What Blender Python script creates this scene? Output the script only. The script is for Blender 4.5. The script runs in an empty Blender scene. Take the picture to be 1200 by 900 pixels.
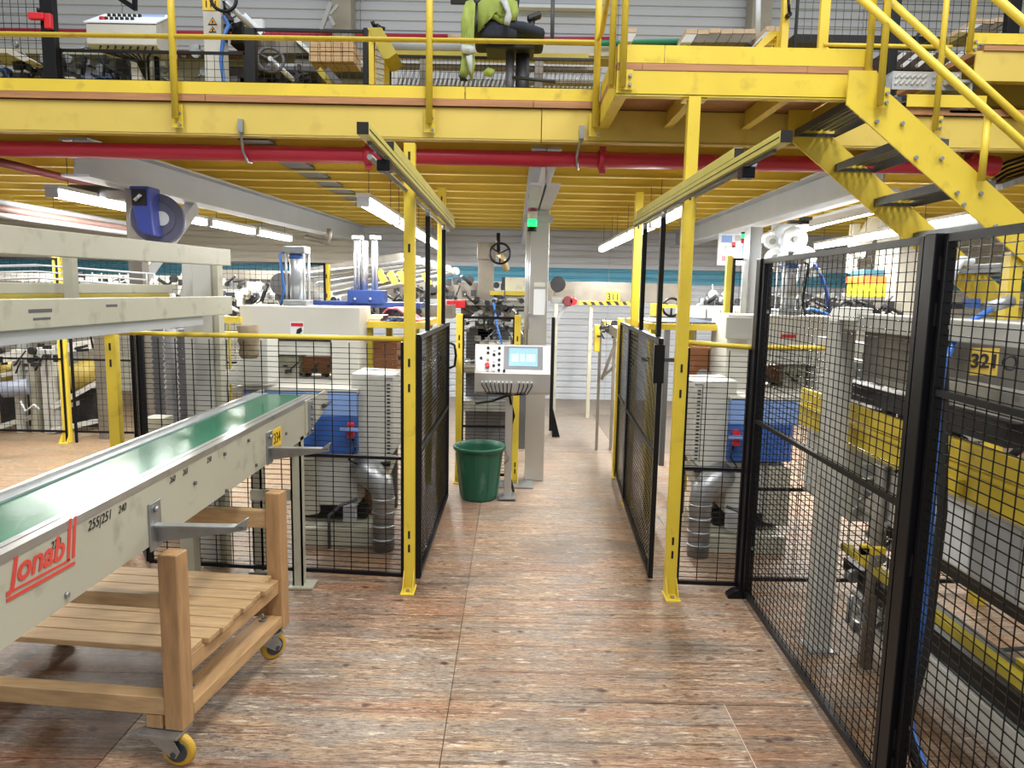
import bpy, math, random
from mathutils import Vector, Matrix
R_ = random.Random(7)
S = bpy.context.scene
# ---------------------------------------------------------------- camera
F, TH, RO, HC = 832.0, math.radians(7.4), math.radians(1.1), 1.7
fw = Vector((0, math.cos(TH), -math.sin(TH)))
r0 = Vector((1, 0, 0)); u0 = r0.cross(fw)
rt = r0*math.cos(RO) + u0*math.sin(RO); up = -r0*math.sin(RO) + u0*math.cos(RO)
CAM = Vector((0, 0, HC))
cd = bpy.data.cameras.new('camera'); cam = bpy.data.objects.new('camera', cd)
S.collection.objects.link(cam); S.camera = cam
cd.sensor_fit = 'HORIZONTAL'; cd.sensor_width = 36; cd.lens = 36*F/1200; cd.clip_start = 0.05; cd.clip_end = 200
m = Matrix((rt, up, -fw)).transposed().to_4x4(); m.translation = CAM; cam.matrix_world = m
# ---------------------------------------------------------------- world + hall lights + exposure
w = bpy.data.worlds.new('world'); S.world = w; w.use_nodes = True
w.node_tree.nodes['Background'].inputs[0].default_value = (0.93, 0.96, 1.0, 1)
w.node_tree.nodes['Background'].inputs[1].default_value = 0.55
S.view_settings.view_transform = 'Standard'; S.view_settings.look = 'None'
S.view_settings.gamma = 1; S.view_settings.use_curve_mapping = False
S.view_settings.exposure = 0.0
def area(name, loc, sx, sy, power, rot=(0, 0, 0), col=(1, .985, .96)):
    l = bpy.data.lights.new(name, 'AREA'); l.shape = 'RECTANGLE'; l.size = sx; l.size_y = sy
    l.energy = power; l.color = col
    o = bpy.data.objects.new(name, l); o.location = loc; o.rotation_euler = rot
    S.collection.objects.link(o); return o
area('hall_lamp', (0.9, 0.6, 6.6), 1.2, 5.0, 400)
area('hall_lamp', (-3.4, 1.2, 6.6), 1.0, 4.0, 230)
area('hall_lamp', (4.2, 1.6, 6.6), 1.0, 4.0, 200)
area('hall_lamp', (0, 8.0, 7.6), 12, 0.8, 170)
# ---------------------------------------------------------------- helpers
def at(px, py, D):                     # point seen at a pixel, on the plane y = D
    v = rt*((px-600)/F) - up*((py-450)/F) + fw
    return CAM + v*(D/v.y)
def on(px, py, z=0.0):                 # point seen at a pixel, on the plane of height z
    v = rt*((px-600)/F) - up*((py-450)/F) + fw
    return CAM + v*((z-HC)/v.z)
def sR(h):
    h = h.lstrip('#'); o = []
    for i in (0, 2, 4):
        c = int(h[i:i+2], 16)/255
        o.append(c/12.92 if c <= .04045 else ((c+.055)/1.055)**2.4)
    return (o[0], o[1], o[2], 1)
MATS = {}
def mat(name, col, rough=.5, metal=0., var=.12, scale=6., bump=.0, dirt=0., dirtcol='#4a3c28', stretch=None, emit=0., spec=.5):
    if name in MATS: return MATS[name]
    mt = bpy.data.materials.new(name); mt.use_nodes = True; nt = mt.node_tree; N = nt.nodes; L = nt.links
    b = N['Principled BSDF']; b.inputs['Roughness'].default_value = rough; b.inputs['Metallic'].default_value = metal; b.inputs['Specular IOR Level'].default_value = spec
    c = sR(col)
    tc = N.new('ShaderNodeTexCoord'); src = tc.outputs['Object']
    if stretch:
        mp = N.new('ShaderNodeMapping'); mp.inputs['Scale'].default_value = stretch; L.new(src, mp.inputs[0]); src = mp.outputs[0]
    n = N.new('ShaderNodeTexNoise'); n.inputs['Scale'].default_value = scale; n.inputs['Detail'].default_value = 5; L.new(src, n.inputs['Vector'])
    cr = N.new('ShaderNodeValToRGB'); cr.color_ramp.elements[0].position = .3; cr.color_ramp.elements[1].position = .7
    cr.color_ramp.elements[0].color = (c[0]*(1-var), c[1]*(1-var), c[2]*(1-var), 1)
    cr.color_ramp.elements[1].color = (min(1, c[0]*(1+var*.6)), min(1, c[1]*(1+var*.6)), min(1, c[2]*(1+var*.6)), 1)
    L.new(n.outputs[0], cr.inputs[0]); out = cr.outputs[0]
    if dirt:
        n2 = N.new('ShaderNodeTexNoise'); n2.inputs['Scale'].default_value = scale*3.1; n2.inputs['Detail'].default_value = 8
        L.new(src, n2.inputs['Vector'])
        r2 = N.new('ShaderNodeValToRGB'); r2.color_ramp.elements[0].position = .58; r2.color_ramp.elements[1].position = .74
        r2.color_ramp.elements[1].color = (dirt, dirt, dirt, 1); L.new(n2.outputs[0], r2.inputs[0])
        mx = N.new('ShaderNodeMix'); mx.data_type = 'RGBA'; L.new(r2.outputs[0], mx.inputs[0]); L.new(out, mx.inputs[6])
        mx.inputs[7].default_value = sR(dirtcol); out = mx.outputs[2]
    L.new(out, b.inputs['Base Color'])
    if emit:
        b.inputs['Emission Color'].default_value = c; b.inputs['Emission Strength'].default_value = emit
    if bump:
        bp = N.new('ShaderNodeBump'); bp.inputs['Strength'].default_value = bump; bp.inputs['Distance'].default_value = .005
        L.new(n.outputs[0], bp.inputs['Height']); L.new(bp.outputs[0], b.inputs['Normal'])
    MATS[name] = mt; return mt
YEL = mat('yellow_paint', '#D8BE3C', .42, 0, .10, 3, dirt=.45, dirtcol='#8a7430')
YJO = mat('yellow_joist', '#CDB244', .55, 0, .10, 3)
YFL = mat('lit_flange_yellow', '#D6C267', .5, 0, .06, 3)  # joist yellow made paler: the brighter flange undersides are put into the colour
YBM = mat('yellow_beam', '#CDB556', .5, 0, .08, 2, dirt=.35, dirtcol='#9a8038')
YDK = mat('olive_yellow', '#AA9A30', .5, 0, .15, 4)
BLK = mat('black_paint', '#0A0B10', .4, 0, .2, 8, spec=.3)
WIR = mat('black_wire', '#141416', .25, .2, .1, 8)
BEI = mat('beige_paint', '#AFAD9B', .45, 0, .06, 3, dirt=.5, dirtcol='#6b6450')
WHT = mat('machine_white', '#BFBFB8', .45, 0, .06, 3, dirt=.3, dirtcol='#8b8778')
CRM = mat('warm_white', '#C6C4BB', .5, 0, .05, 3)
GRY = mat('grey_beam_paint', '#A9ACAE', .5, 0, .06, 3)
GDK = mat('dark_grey', '#55565A', .5, .2, .15, 6)
STL = mat('stainless', '#C0BEB8', .36, .65, .1, 3, stretch=(1, 1, .15))
ZNC = mat('zinc_steel', '#A3A6A8', .38, .8, .2, 14)
CHR = mat('chrome', '#B7BBC0', .32, .55, .1, 5)
BLU = mat('blue_panel', '#2F5CA8', .5, 0, .12, 3, dirt=.3, dirtcol='#8795b5')
BLL = mat('light_blue_panel', '#7F9FD6', .5, 0, .08, 3)
NAV = mat('navy', '#1E3A78', .5, 0, .1, 4)
RED = mat('red_pipe', '#B02238', .35, 0, .08, 2)
RDB = mat('bright_red', '#C9202B', .4, 0, .05, 4)
DRD = mat('dark_red', '#6E2328', .5, 0, .2, 5)
BIN = mat('green_bin', '#1F5B45', .42, 0, .12, 5, dirt=.5, dirtcol='#7fa392', stretch=(1, 1, .3))
BELT = mat('green_belt', '#146B4E', .2, 0, .08, 1.2, stretch=(5, .5, 1), spec=.3)
ALU = mat('aluminium', '#BFC0BE', .3, .8, .12, 6, dirt=.3, dirtcol='#555555')
PIN = mat('pine', '#BA9A70', .55, 0, .22, 5, .2, stretch=(1.2, 9, 9), dirt=.25, dirtcol='#8a5a30')
PINV = mat('pine_upright', '#B08A60', .55, 0, .22, 5, .2, stretch=(9, 9, 1.2), dirt=.3, dirtcol='#7a4c28')
PINY = mat('pine_side', '#BA966A', .55, 0, .22, 5, .2, stretch=(9, 1.2, 9), dirt=.25, dirtcol='#8a5a30')
PLK = mat('pale_planks', '#D8BFA2', .6, 0, .12, 6, stretch=(1, 8, 8))
LAM = mat('laminate_edge', '#A87850', .6, 0, .25, 7, stretch=(.6, 1, 12))
BRN = mat('brown_board', '#9A6238', .55, 0, .15, 5, stretch=(1, 6, 6))
SHT = mat('red_sheet', '#C0606A', .5, 0, .1, 6)
RUB = mat('rubber', '#1b1b1b', .7)
TYR = mat('castor_tyre', '#C9A23C', .45)
HUB = mat('castor_hub', '#3b4046', .4)
RST = mat('dusty_brown', '#A08F76', .8, 0, .35, 14, .3, dirt=.6, dirtcol='#6d5438')
DKM = mat('dark_machinery', '#2c2c2e', .5, .3, .4, 9)
MDM = mat('brown_grey_machinery', '#7C766C', .5, .3, .2, 6)
HSE = mat('blue_hose', '#2F66B4', .35)
SGN = mat('sign_yellow', '#EBC22E', .5)
INK = mat('ink', '#14120e', .6)
PAP = mat('paper', '#DADFE4', .7, 0, .04)
REDI = mat('logo_red', '#D2473C', .5)
HIV = mat('hi_vis', '#8E9E4A', .8, 0, .15, 10, .3)
SLV = mat('reflective_grey', '#A9AFB0', .5)
CHF = mat('chair_fabric', '#262C3A', .9, 0, .15, 30)
CHP = mat('chair_plastic', '#1c1e22', .5)
DFF = mat('tube_diffuser', '#FFFFFF', .4, emit=18.)
SCR = mat('lit_screen', '#7FAECF', .3, emit=.3)
SCD = mat('screen_fields', '#A9CBE0', .3, emit=.35)
GRN = mat('green_lamp', '#1FE07A', .3, emit=1.6)
GRL = mat('green_line', '#2B8A66', .5)
TAR = mat('tarpaulin_yellow', '#E0D22A', .5)
TOR = mat('tarpaulin_orange', '#E0702A', .5)
CNC = mat('concrete', '#9C988C', .8, 0, .12, 3)
BLUR = mat('reel_blue', '#39479A', .4, 0, .08, 4)
REEL = mat('reel_grey_violet', '#5C5E78', .5, 0, .08, 4)

class MB:
    def __init__(s): s.v = []; s.f = []; s.sm = []
    def add(s, vs, fs, smooth=False):
        o = len(s.v); s.v += [Vector(q) for q in vs]
        s.f += [tuple(i+o for i in f) for f in fs]; s.sm += [smooth]*len(fs); return s
    def box(s, x0, x1, y0, y1, z0, z1):
        return s.add([(x0,y0,z0),(x1,y0,z0),(x1,y1,z0),(x0,y1,z0),(x0,y0,z1),(x1,y0,z1),(x1,y1,z1),(x0,y1,z1)],
                     [(0,3,2,1),(4,5,6,7),(0,1,5,4),(1,2,6,5),(2,3,7,6),(3,0,4,7)])
    def cb(s, c, sx, sy, sz): return s.box(c[0]-sx/2, c[0]+sx/2, c[1]-sy/2, c[1]+sy/2, c[2]-sz/2, c[2]+sz/2)
    def bar(s, p, q, w, h, upv=(0, 0, 1)):
        p = Vector(p); q = Vector(q); d = (q-p).normalized(); a = d.cross(Vector(upv))
        if a.length < 1e-4: a = d.cross(Vector((0, 1, 0)))
        a.normalize(); b = a.cross(d); a *= w/2; b *= h/2
        return s.add([p-a-b, p+a-b, p+a+b, p-a+b, q-a-b, q+a-b, q+a+b, q-a+b],
                     [(0,1,2,3),(7,6,5,4),(0,4,5,1),(1,5,6,2),(2,6,7,3),(3,7,4,0)])
    def tube(s, pts, r, n=10, rs=None, cap=True):
        pts = [Vector(p) for p in pts]; vs = []; prev = None
        for i, p in enumerate(pts):
            d = (pts[min(i+1, len(pts)-1)]-pts[max(i-1, 0)]).normalized()
            a = prev-d*prev.dot(d) if prev is not None else d.orthogonal()
            if a.length < 1e-5: a = d.orthogonal()
            a.normalize(); prev = a; b = d.cross(a); rr = rs[i] if rs else r
            for k in range(n):
                t = 2*math.pi*k/n; vs.append(p + a*math.cos(t)*rr + b*math.sin(t)*rr)
        fs = [(i*n+k, i*n+(k+1) % n, (i+1)*n+(k+1) % n, (i+1)*n+k) for i in range(len(pts)-1) for k in range(n)]
        s.add(vs, fs, True)
        if cap:
            o = len(s.v)-len(vs)
            s.f += [tuple(o+k for k in reversed(range(n))), tuple(o+(len(pts)-1)*n+k for k in range(n))]; s.sm += [False, False]
        return s
    def prism(s, pts, axis, a, b):     # 2-D outline extruded along an axis
        def P(u, v, t): return {'y': (u, t, v), 'x': (t, u, v), 'z': (u, v, t)}[axis]
        n = len(pts); vs = [P(u, v, a) for u, v in pts]+[P(u, v, b) for u, v in pts]
        return s.add(vs, [tuple(range(n)), tuple(range(2*n-1, n-1, -1))]+[(i, i+n, (i+1) % n+n, (i+1) % n) for i in range(n)])
    def torus(s, c, nrm, R, r, n=24, k=8):
        nrm = Vector(nrm).normalized(); a = nrm.orthogonal().normalized(); b = nrm.cross(a); c = Vector(c); vs = []
        for i in range(n):
            t = 2*math.pi*i/n; d = a*math.cos(t)+b*math.sin(t)
            for j in range(k):
                q = 2*math.pi*j/k; vs.append(c+d*(R+r*math.cos(q))+nrm*r*math.sin(q))
        return s.add(vs, [(i*k+j, ((i+1) % n)*k+j, ((i+1) % n)*k+(j+1) % k, i*k+(j+1) % k) for i in range(n) for j in range(k)], True)
    def lathe(s, c, prof, n=32):
        vs = [(c[0]+r*math.cos(2*math.pi*k/n), c[1]+r*math.sin(2*math.pi*k/n), c[2]+z) for r, z in prof for k in range(n)]
        return s.add(vs, [(i*n+k, i*n+(k+1) % n, (i+1)*n+(k+1) % n, (i+1)*n+k) for i in range(len(prof)-1) for k in range(n)], True)
    def xf(s, M, start=0):
        for i in range(start, len(s.v)): s.v[i] = M @ s.v[i]
        return s

def wloc(o):
    p = Vector((0, 0, 0))
    while o: p += o.location; o = o.parent
    return p
def part(name, mb, mt, parent=None, bev=0., kind=None, label=None):
    off = wloc(parent); me = bpy.data.meshes.new(name)
    me.from_pydata([v-off for v in mb.v], [], mb.f); me.polygons.foreach_set('use_smooth', mb.sm)
    me.materials.append(mt); me.update()
    o = bpy.data.objects.new(name, me); S.collection.objects.link(o); o.parent = parent
    if bev:
        b = o.modifiers.new('bevel', 'BEVEL'); b.width = bev; b.segments = 2; b.limit_method = 'ANGLE'
    if kind: o['kind'] = kind
    if label: o['label'] = label
    return o
def thing(name, label, cat, loc, group=None):
    o = bpy.data.objects.new(name, None); S.collection.objects.link(o); o.location = loc; o.empty_display_size = .1
    o['label'] = label; o['category'] = cat
    if group: o['group'] = group
    return o
def solo(name, label, cat, mb, mt, group=None, bev=0., base=None):
    t = thing(name, label, cat, base or min_pt(mb)); 
    p = Vector(t.location); bpy.data.objects.remove(t)
    me = bpy.data.meshes.new(name); me.from_pydata([v-p for v in mb.v], [], mb.f)
    me.polygons.foreach_set('use_smooth', mb.sm); me.materials.append(mt); me.update()
    o = bpy.data.objects.new(name, me); S.collection.objects.link(o); o.location = p
    o['label'] = label; o['category'] = cat
    if group: o['group'] = group
    if bev:
        b = o.modifiers.new('bevel', 'BEVEL'); b.width = bev; b.segments = 2; b.limit_method = 'ANGLE'
    return o
def min_pt(mb):
    n = len(mb.v); return Vector((sum(v.x for v in mb.v)/n, sum(v.y for v in mb.v)/n, min(v.z for v in mb.v)))
def dup(root, d, label, group=None):
    r = root.copy(); S.collection.objects.link(r); r.location = root.location+Vector(d); r['label'] = label
    if group: r['group'] = group
    for ch in list(root.children):
        c = ch.copy(); S.collection.objects.link(c); c.parent = r
        for g in list(ch.children):
            h = g.copy(); S.collection.objects.link(h); h.parent = c
    return r
def text(name, s, origin, xdir, zdir, size, mt, parent, shear=0., ext=.0006, sx=1., offs=0.):
    cu = bpy.data.curves.new('tmp', 'FONT'); cu.body = s; cu.size = size; cu.extrude = ext; cu.shear = shear
    cu.align_x = 'CENTER'; cu.align_y = 'CENTER'; cu.offset = offs
    to = bpy.data.objects.new('tmp', cu); S.collection.objects.link(to)
    bpy.context.view_layer.update()
    me = bpy.data.meshes.new_from_object(to.evaluated_get(bpy.context.evaluated_depsgraph_get()))
    bpy.data.objects.remove(to)
    x = Vector(xdir).normalized()*sx; z = Vector(zdir).normalized(); y = x.cross(z).normalized()*-1
    M = Matrix((x, z, y)).transposed().to_4x4(); M.translation = Vector(origin)-wloc(parent)
    me.transform(M); me.materials.clear(); me.materials.append(mt)
    o = bpy.data.objects.new(name, me); S.collection.objects.link(o); o.parent = parent; return o
XA, YA, ZA = Vector((1, 0, 0)), Vector((0, 1, 0)), Vector((0, 0, 1))
# ================================================================ FLOOR
def floor_mat():
    mt = bpy.data.materials.new('worn_plywood'); mt.use_nodes = True; nt = mt.node_tree; N = nt.nodes; L = nt.links
    b = N['Principled BSDF']; tc = N.new('ShaderNodeTexCoord'); info = N.new('ShaderNodeObjectInfo')
    def noise(sc, det, vec, rgh=.6, dist=0.):
        mp = N.new('ShaderNodeMapping'); mp.inputs['Scale'].default_value = vec; L.new(tc.outputs['Object'], mp.inputs[0])
        n = N.new('ShaderNodeTexNoise'); n.inputs['Scale'].default_value = sc; n.inputs['Detail'].default_value = det
        n.inputs['Roughness'].default_value = rgh; n.inputs['Distortion'].default_value = dist
        L.new(mp.outputs[0], n.inputs['Vector']); return n.outputs[0]
    def ramp(src, *st):
        r = N.new('ShaderNodeValToRGB'); e = r.color_ramp.elements
        while len(e) < len(st): e.new(.5)
        for i, (p, c) in enumerate(st): e[i].position = p; e[i].color = sR(c) if isinstance(c, str) else (c, c, c, 1)
        L.new(src, r.inputs[0]); return r.outputs[0]
    def mix(a, bb, f, mode='MIX'):
        x = N.new('ShaderNodeMix'); x.data_type = 'RGBA'; x.blend_type = mode
        if isinstance(f, float): x.inputs[0].default_value = f
        else: L.new(f, x.inputs[0])
        for i, q in ((6, a), (7, bb)):
            if isinstance(q, str): x.inputs[i].default_value = sR(q)
            else: L.new(q, x.inputs[i])
        return x.outputs[2]
    grain = noise(4, 9, (.8, 8, 1), .72, .3)
    fine = noise(14, 9, (1.6, 11, 1), .8)
    patch = noise(1.1, 4, (.8, 1.6, 1), .6, .6)
    c = ramp(grain, (.34, '#432e20'), (.44, '#7c5b42'), (.52, '#a07f5e'), (.62, '#c2a37e'))
    c = mix(c, '#827b75', ramp(noise(2.4, 6, (.8, 3.0, 1), .65), (.46, 0.), (.56, .8)))
    c = mix(c, '#a5683c', ramp(noise(1.7, 5, (.5, 3.4, 1), .6), (.53, 0.), (.64, .7)))
    c = mix(c, '#dccdb6', ramp(noise(10, 10, (1, 5, 1), .85), (.58, 0.), (.63, .85)))
    c = mix(c, ramp(fine, (.42, '#35251a'), (.58, '#e6d6c0')), .3)
    c = mix(c, '#5a4230', ramp(noise(3.2, 9, (.25, 9, 1), .75, .2), (.40, .75), (.46, 0.)))
    c = mix(c, '#e8ddca', ramp(noise(9, 9, (.7, 5, 1), .8, .4), (.565, 0.), (.61, .85)))
    c = mix(c, '#3a2a1e', ramp(noise(7, 7, (1, 2.2, 1), .7), (.58, 0.), (.66, .65)))
    c = mix(c, '#45301f', ramp(fine, (.40, .9), (.46, 0.)))
    v = N.new('ShaderNodeTexVoronoi'); v.voronoi_dimensions = '2D'; v.inputs['Scale'].default_value = 5.0; v.inputs['Randomness'].default_value = 1.0; mp = N.new('ShaderNodeMapping')
    mp.inputs['Scale'].default_value = (.75, 1.25, 1); L.new(tc.outputs['Object'], mp.inputs[0]); wa = N.new('ShaderNodeMix'); wa.data_type = 'VECTOR'; wa.inputs[0].default_value = .06; nw = N.new('ShaderNodeTexNoise'); nw.inputs['Scale'].default_value = 9; L.new(tc.outputs['Object'], nw.inputs['Vector']); L.new(mp.outputs[0], wa.inputs[4]); L.new(nw.outputs['Color'], wa.inputs[5]); L.new(wa.outputs[1], v.inputs['Vector'])
    ad = N.new('ShaderNodeMath'); ad.operation = 'MULTIPLY_ADD'; L.new(v.outputs['Color'], ad.inputs[0]); ad.inputs[1].default_value = .16; L.new(v.outputs['Distance'], ad.inputs[2])
    c = mix(c, '#4a2412', ramp(ad.outputs[0], (.07, .95), (.135, 0.)))
    c = mix(c, '#3a2f28', ramp(patch, (.54, 0.), (.66, .5)))
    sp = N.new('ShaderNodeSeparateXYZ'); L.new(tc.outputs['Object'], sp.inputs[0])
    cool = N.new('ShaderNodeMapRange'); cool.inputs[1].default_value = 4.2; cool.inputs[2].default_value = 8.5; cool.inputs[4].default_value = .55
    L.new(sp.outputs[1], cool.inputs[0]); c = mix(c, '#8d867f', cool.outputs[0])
    hs = N.new('ShaderNodeHueSaturation'); L.new(c, hs.inputs['Color'])
    mr = N.new('ShaderNodeMapRange'); L.new(info.outputs['Random'], mr.inputs[0]); mr.inputs[3].default_value = .80; mr.inputs[4].default_value = .90
    L.new(mr.outputs[0], hs.inputs['Value'])
    mu = N.new('ShaderNodeMix'); mu.data_type = 'RGBA'; mu.blend_type = 'MULTIPLY'; mu.inputs[0].default_value = 1; L.new(hs.outputs[0], mu.inputs[6]); L.new(info.outputs['Color'], mu.inputs[7]); L.new(mu.outputs[2], b.inputs['Base Color'])
    rr = N.new('ShaderNodeMapRange'); L.new(grain, rr.inputs[0]); rr.inputs[3].default_value = .3; rr.inputs[4].default_value = .62
    L.new(rr.outputs[0], b.inputs['Roughness'])
    bp = N.new('ShaderNodeBump'); bp.inputs['Strength'].default_value = .35; bp.inputs['Distance'].default_value = .004
    L.new(fine, bp.inputs['Height']); L.new(bp.outputs[0], b.inputs['Normal'])
    return mt
PLY = floor_mat()
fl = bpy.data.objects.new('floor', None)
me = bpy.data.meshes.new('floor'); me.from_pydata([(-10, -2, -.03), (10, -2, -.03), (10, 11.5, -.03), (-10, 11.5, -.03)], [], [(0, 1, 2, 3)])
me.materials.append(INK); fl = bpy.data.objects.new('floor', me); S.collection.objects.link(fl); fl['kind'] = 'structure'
g = .003
def sheet(x0, x1, y0, y1, col):
    o = part('plywood_sheet', MB().box(x0+g/2, x1-g/2, y0+g/2, y1-g/2, -.025, R_.uniform(-.0015, .0015)), PLY, fl); o.color = (*col, 1); return o
n0, brn, dk_, tan, gr_ = (1, .97, .93), (.82, .70, .58), (.62, .50, .42), (1.0, .86, .66), (.9, .9, .9)
sheet(-.235, .913, -2, 2.78, n0); sheet(.917, 2.27, -2, 2.78, (.80, .66, .54)); sheet(-.235, 2.27, 2.78, 5.1, (.90, .82, .74)); sheet(-.235, 1.15, 5.1, 7.5, (.92, .88, .85)); sheet(1.15, 2.27, 5.1, 7.5, (.9, .84, .78))
sheet(-.235, 1.15, 7.5, 9.9, gr_); sheet(1.15, 2.27, 7.5, 9.9, (.6, .6, .6)); sheet(-.235, 2.27, 9.9, 11.4, gr_)
part('joint_strip', MB().box(.9135, .9165, -2, 2.78, -.02, .0015), PLK, fl)
sheet(-1.45, -.235, -2, 1.0, n0); sheet(-1.45, -.235, 1.0, 3.3, n0); sheet(-1.45, -.235, 3.3, 5.8, (.85, .74, .66)); sheet(-1.45, -.235, 5.8, 8.4, n0); sheet(-1.45, -.235, 8.4, 11.4, gr_)
for k in range(9): sheet(-3.9, -1.45, 1.2+k*.29, 1.49+k*.29, dk_ if k else (.7, .58, .5))
sheet(-3.9, -1.45, -2, 1.2, dk_); sheet(-3.9, -1.45, 3.81, 6.3, tan); sheet(-3.9, -1.45, 6.3, 8.8, tan); sheet(-3.9, -1.45, 8.8, 11.4, tan)
for x0, x1 in ((-10, -6.4), (-6.4, -3.9), (2.27, 4.75), (4.75, 7.2), (7.2, 10)):
    for y0, y1 in ((-2, .4), (.4, 2.85), (2.85, 5.3), (5.3, 7.8), (7.8, 11.4)): sheet(x0, x1, y0, y1, tan if x0 < 0 else (.92, .82, .72))
# ================================================================ WALLS
WG = mat('grey_cladding', '#BBC0C8', .5, 0, .04, 1.5); WT = mat('teal_cladding', '#4C93AE', .5, 0, .06, 2)
WW = mat('lamp_tinted_cladding', '#D6D5CC', .5, 0, .04, 1.5)  # cream is the warm tint of the lamps put into the cladding colour
def cladding(name, x0, x1, z0, z1, y, mt, parent, pitch=.1, d=.022):
    mb = MB(); pr = []; z = z0
    while z < z1-.01:
        zz = min(z+pitch, z1); h = zz-z
        pr += [(0, z), (0, z+h*.62), (d, z+h*.74), (d, z+h*.9), (0, zz)]; z = zz
    for a, b in zip(pr[:-1], pr[1:]):
        mb.add([(x0, y+a[0], a[1]), (x1, y+a[0], a[1]), (x1, y+b[0], b[1]), (x0, y+b[0], b[1])], [(0, 1, 2, 3)])
    return part(name, mb, mt, parent)
def shell(name, mb, mt):
    o = part(name, mb, mt); o['kind'] = 'structure'; return o
wb = shell('wall_back', MB().box(-10, 10, 11.4, 11.55, 0, 7.5), GRY)
XS = [-10, -6, -2.4, 1.5, 5.2, 10]
for a, b in zip(XS[:-1], XS[1:]):
    for z0, z1, mt in ((0, 1.86, WG), (1.86, 2.09, WT), (2.09, 3.0, WG), (3.0, 4.2, WG), (4.2, 5.6, WG), (5.6, 7.5, WG)):
        cladding('cladding_sheet', a+.004, b-.004, z0, z1, 11.35, WW if (mt is WG and z1 < 3.1 and (b < -2 or a > 1.6)) else mt, wb, .1 if z1 < 3.1 else .14)
shell('wall_left', MB().box(-10.15, -10, -2, 11.5, 0, 7.5), WW)
shell('wall_right', MB().box(10, 10.15, -2, 11.5, 0, 7.5), WW)
shell('trim_1', MB().box(-10, 10, 11.2, 11.3, 6.26, 6.42), GRL)
# ================================================================ MEZZANINE
DK0, DK1 = 2.845, 2.885
ce = shell('ceiling', MB().box(-10, 10, 4.67, 11.3, DK0, DK1), YJO)
for k in range(13):
    y = 5.05+k*.495
    part('joist', MB().box(-10, 10, y, y+.012, 2.66, DK0), YJO, ce); part('joist_flange', MB().box(-10, 10, y-.015, y+.027, 2.65, 2.66), YFL, ce)
for a, b in zip([-10, -7.2, -4.1, -1.95, .1, 2.9, 6], [-7.2, -4.1, -1.95, .1, 2.9, 6, 10]):
    part('deck_edge_board', MB().box(a+.002, b-.002, 4.62, 4.70, DK0, DK1), LAM, ce)
bx = at(634, 165, 4.67).x
def edge_beam(x0, x1, y, label, z0=2.65, z1=2.845):
    t = thing('edge_beam', label, 'steel beam', ((x0+x1)/2, y, z0))
    part('web', MB().box(x0, x1, y, y+.012, z0, z1), YBM, t)
    part('flange', MB().box(x0, x1, y, y+.075, z0-.006, z0+.004), YBM, t); part('flange', MB().box(x0, x1, y, y+.075, z1-.006, z1), YBM, t)
edge_beam(-10, bx-.003, 4.64, 'long yellow steel edge beam under the mezzanine, left of the joint above the centre column')
edge_beam(bx+.003, 10, 4.64, 'yellow steel edge beam under the mezzanine, running right behind the stair platform')
def kick(a, b, y, z0, z1, label):
    solo('kick_plate', label, 'kick plate', MB().box(a, b, y, y+.006, z0, z1).box(a, b, y, y+.02, z1-.004, z1), YEL)
kx = at(545, 120, 4.63).x
kick(-10, kx-.004, 4.625, 2.888, 2.965, 'yellow kick plate along the mezzanine edge left of the office chair')
kick(kx+.004, at(697, 120, 4.63).x, 4.625, 2.888, 2.965, 'short yellow kick plate along the mezzanine edge under the office chair')
kick(at(1062, 130, 4.6).x, at(1155, 130, 4.6).x, 4.60, 2.888, 2.965, 'yellow kick plate behind the stair below the small grating step')
# upper handrail posts on the mezzanine edge
def rail_post(px, D, ztop, zb, label, r=.021, plate=.11, dx=0):
    x = at(px, 100, D).x
    t = thing('guardrail_post', label, 'guardrail post', (x, D, zb))
    part('tube', MB().tube([(x, D, zb+.02), (x, D, ztop)], r, 12), YEL, t)
    part('base_plate', MB().box(x-.035, x+.035, D+.022, D+.028, zb-.03, zb+plate), YEL, t)
    for q in (0, .07): part('bolt', MB().tube([(x+.018, D+.022, zb-.012+q), (x+.018, D+.008, zb-.012+q)], .009, 6), ZNC, t)
    return t
rail_post(204, 4.59, 4.1, 2.71, 'yellow tubular guardrail post bolted to the mezzanine beam, near the upper console')
rail_post(503, 4.59, 4.1, 2.71, 'yellow tubular guardrail post bolted to the mezzanine beam, left of the office chair')
rail_post(699, 4.57, 4.1, 2.70, 'yellow tubular guardrail post at the back corner of the stair platform')
ra = at(0, 42, 4.59); rb = at(697, 50, 4.59)
solo('guardrail', 'long thin yellow mid rail along the mezzanine edge', 'guardrail', MB().tube([(-6, 4.59, ra.z), (rb.x, 4.59, rb.z), (rb.x+.03, 4.5, rb.z+.02), (at(716, 0, 3.9).x, 3.9, rb.z+.1)], .015, 10), YEL)
# pipe and hangers
pz = at(300, 180, 4.78).z
t = thing('sprinkler_pipe', 'long red sprinkler pipe below the yellow mezzanine beam', 'pipe', (0, 4.78, pz))
part('pipe', MB().tube([(-6, 4.78, pz), (at(1150, 190, 4.78).x, 4.78, pz)], .05, 24), RED, t)
for px in (432, 706):
    x = at(px, 185, 4.78).x
    part('coupling', MB().tube([(x-.025, 4.78, pz), (x+.025, 4.78, pz)], .062, 20).box(x-.02, x+.02, 4.765, 4.795, pz-.085, pz+.085), RED, t)
def hanger(px, lab):
    x = at(px, 160, 4.6).x
    t = thing('pipe_hanger', lab, 'pipe hanger', (x, 4.62, pz))
    part('clip', MB().box(x-.015, x+.015, 4.61, 4.637, 2.66, 2.74), ZNC, t)
    part('strap', MB().tube([(x, 4.62, 2.67), (x-.012, 4.66, pz+.07), (x-.02, 4.70, pz), (x-.01, 4.75, pz-.058), (x, 4.80, pz-.055)], .009, 6), ZNC, t)
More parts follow.
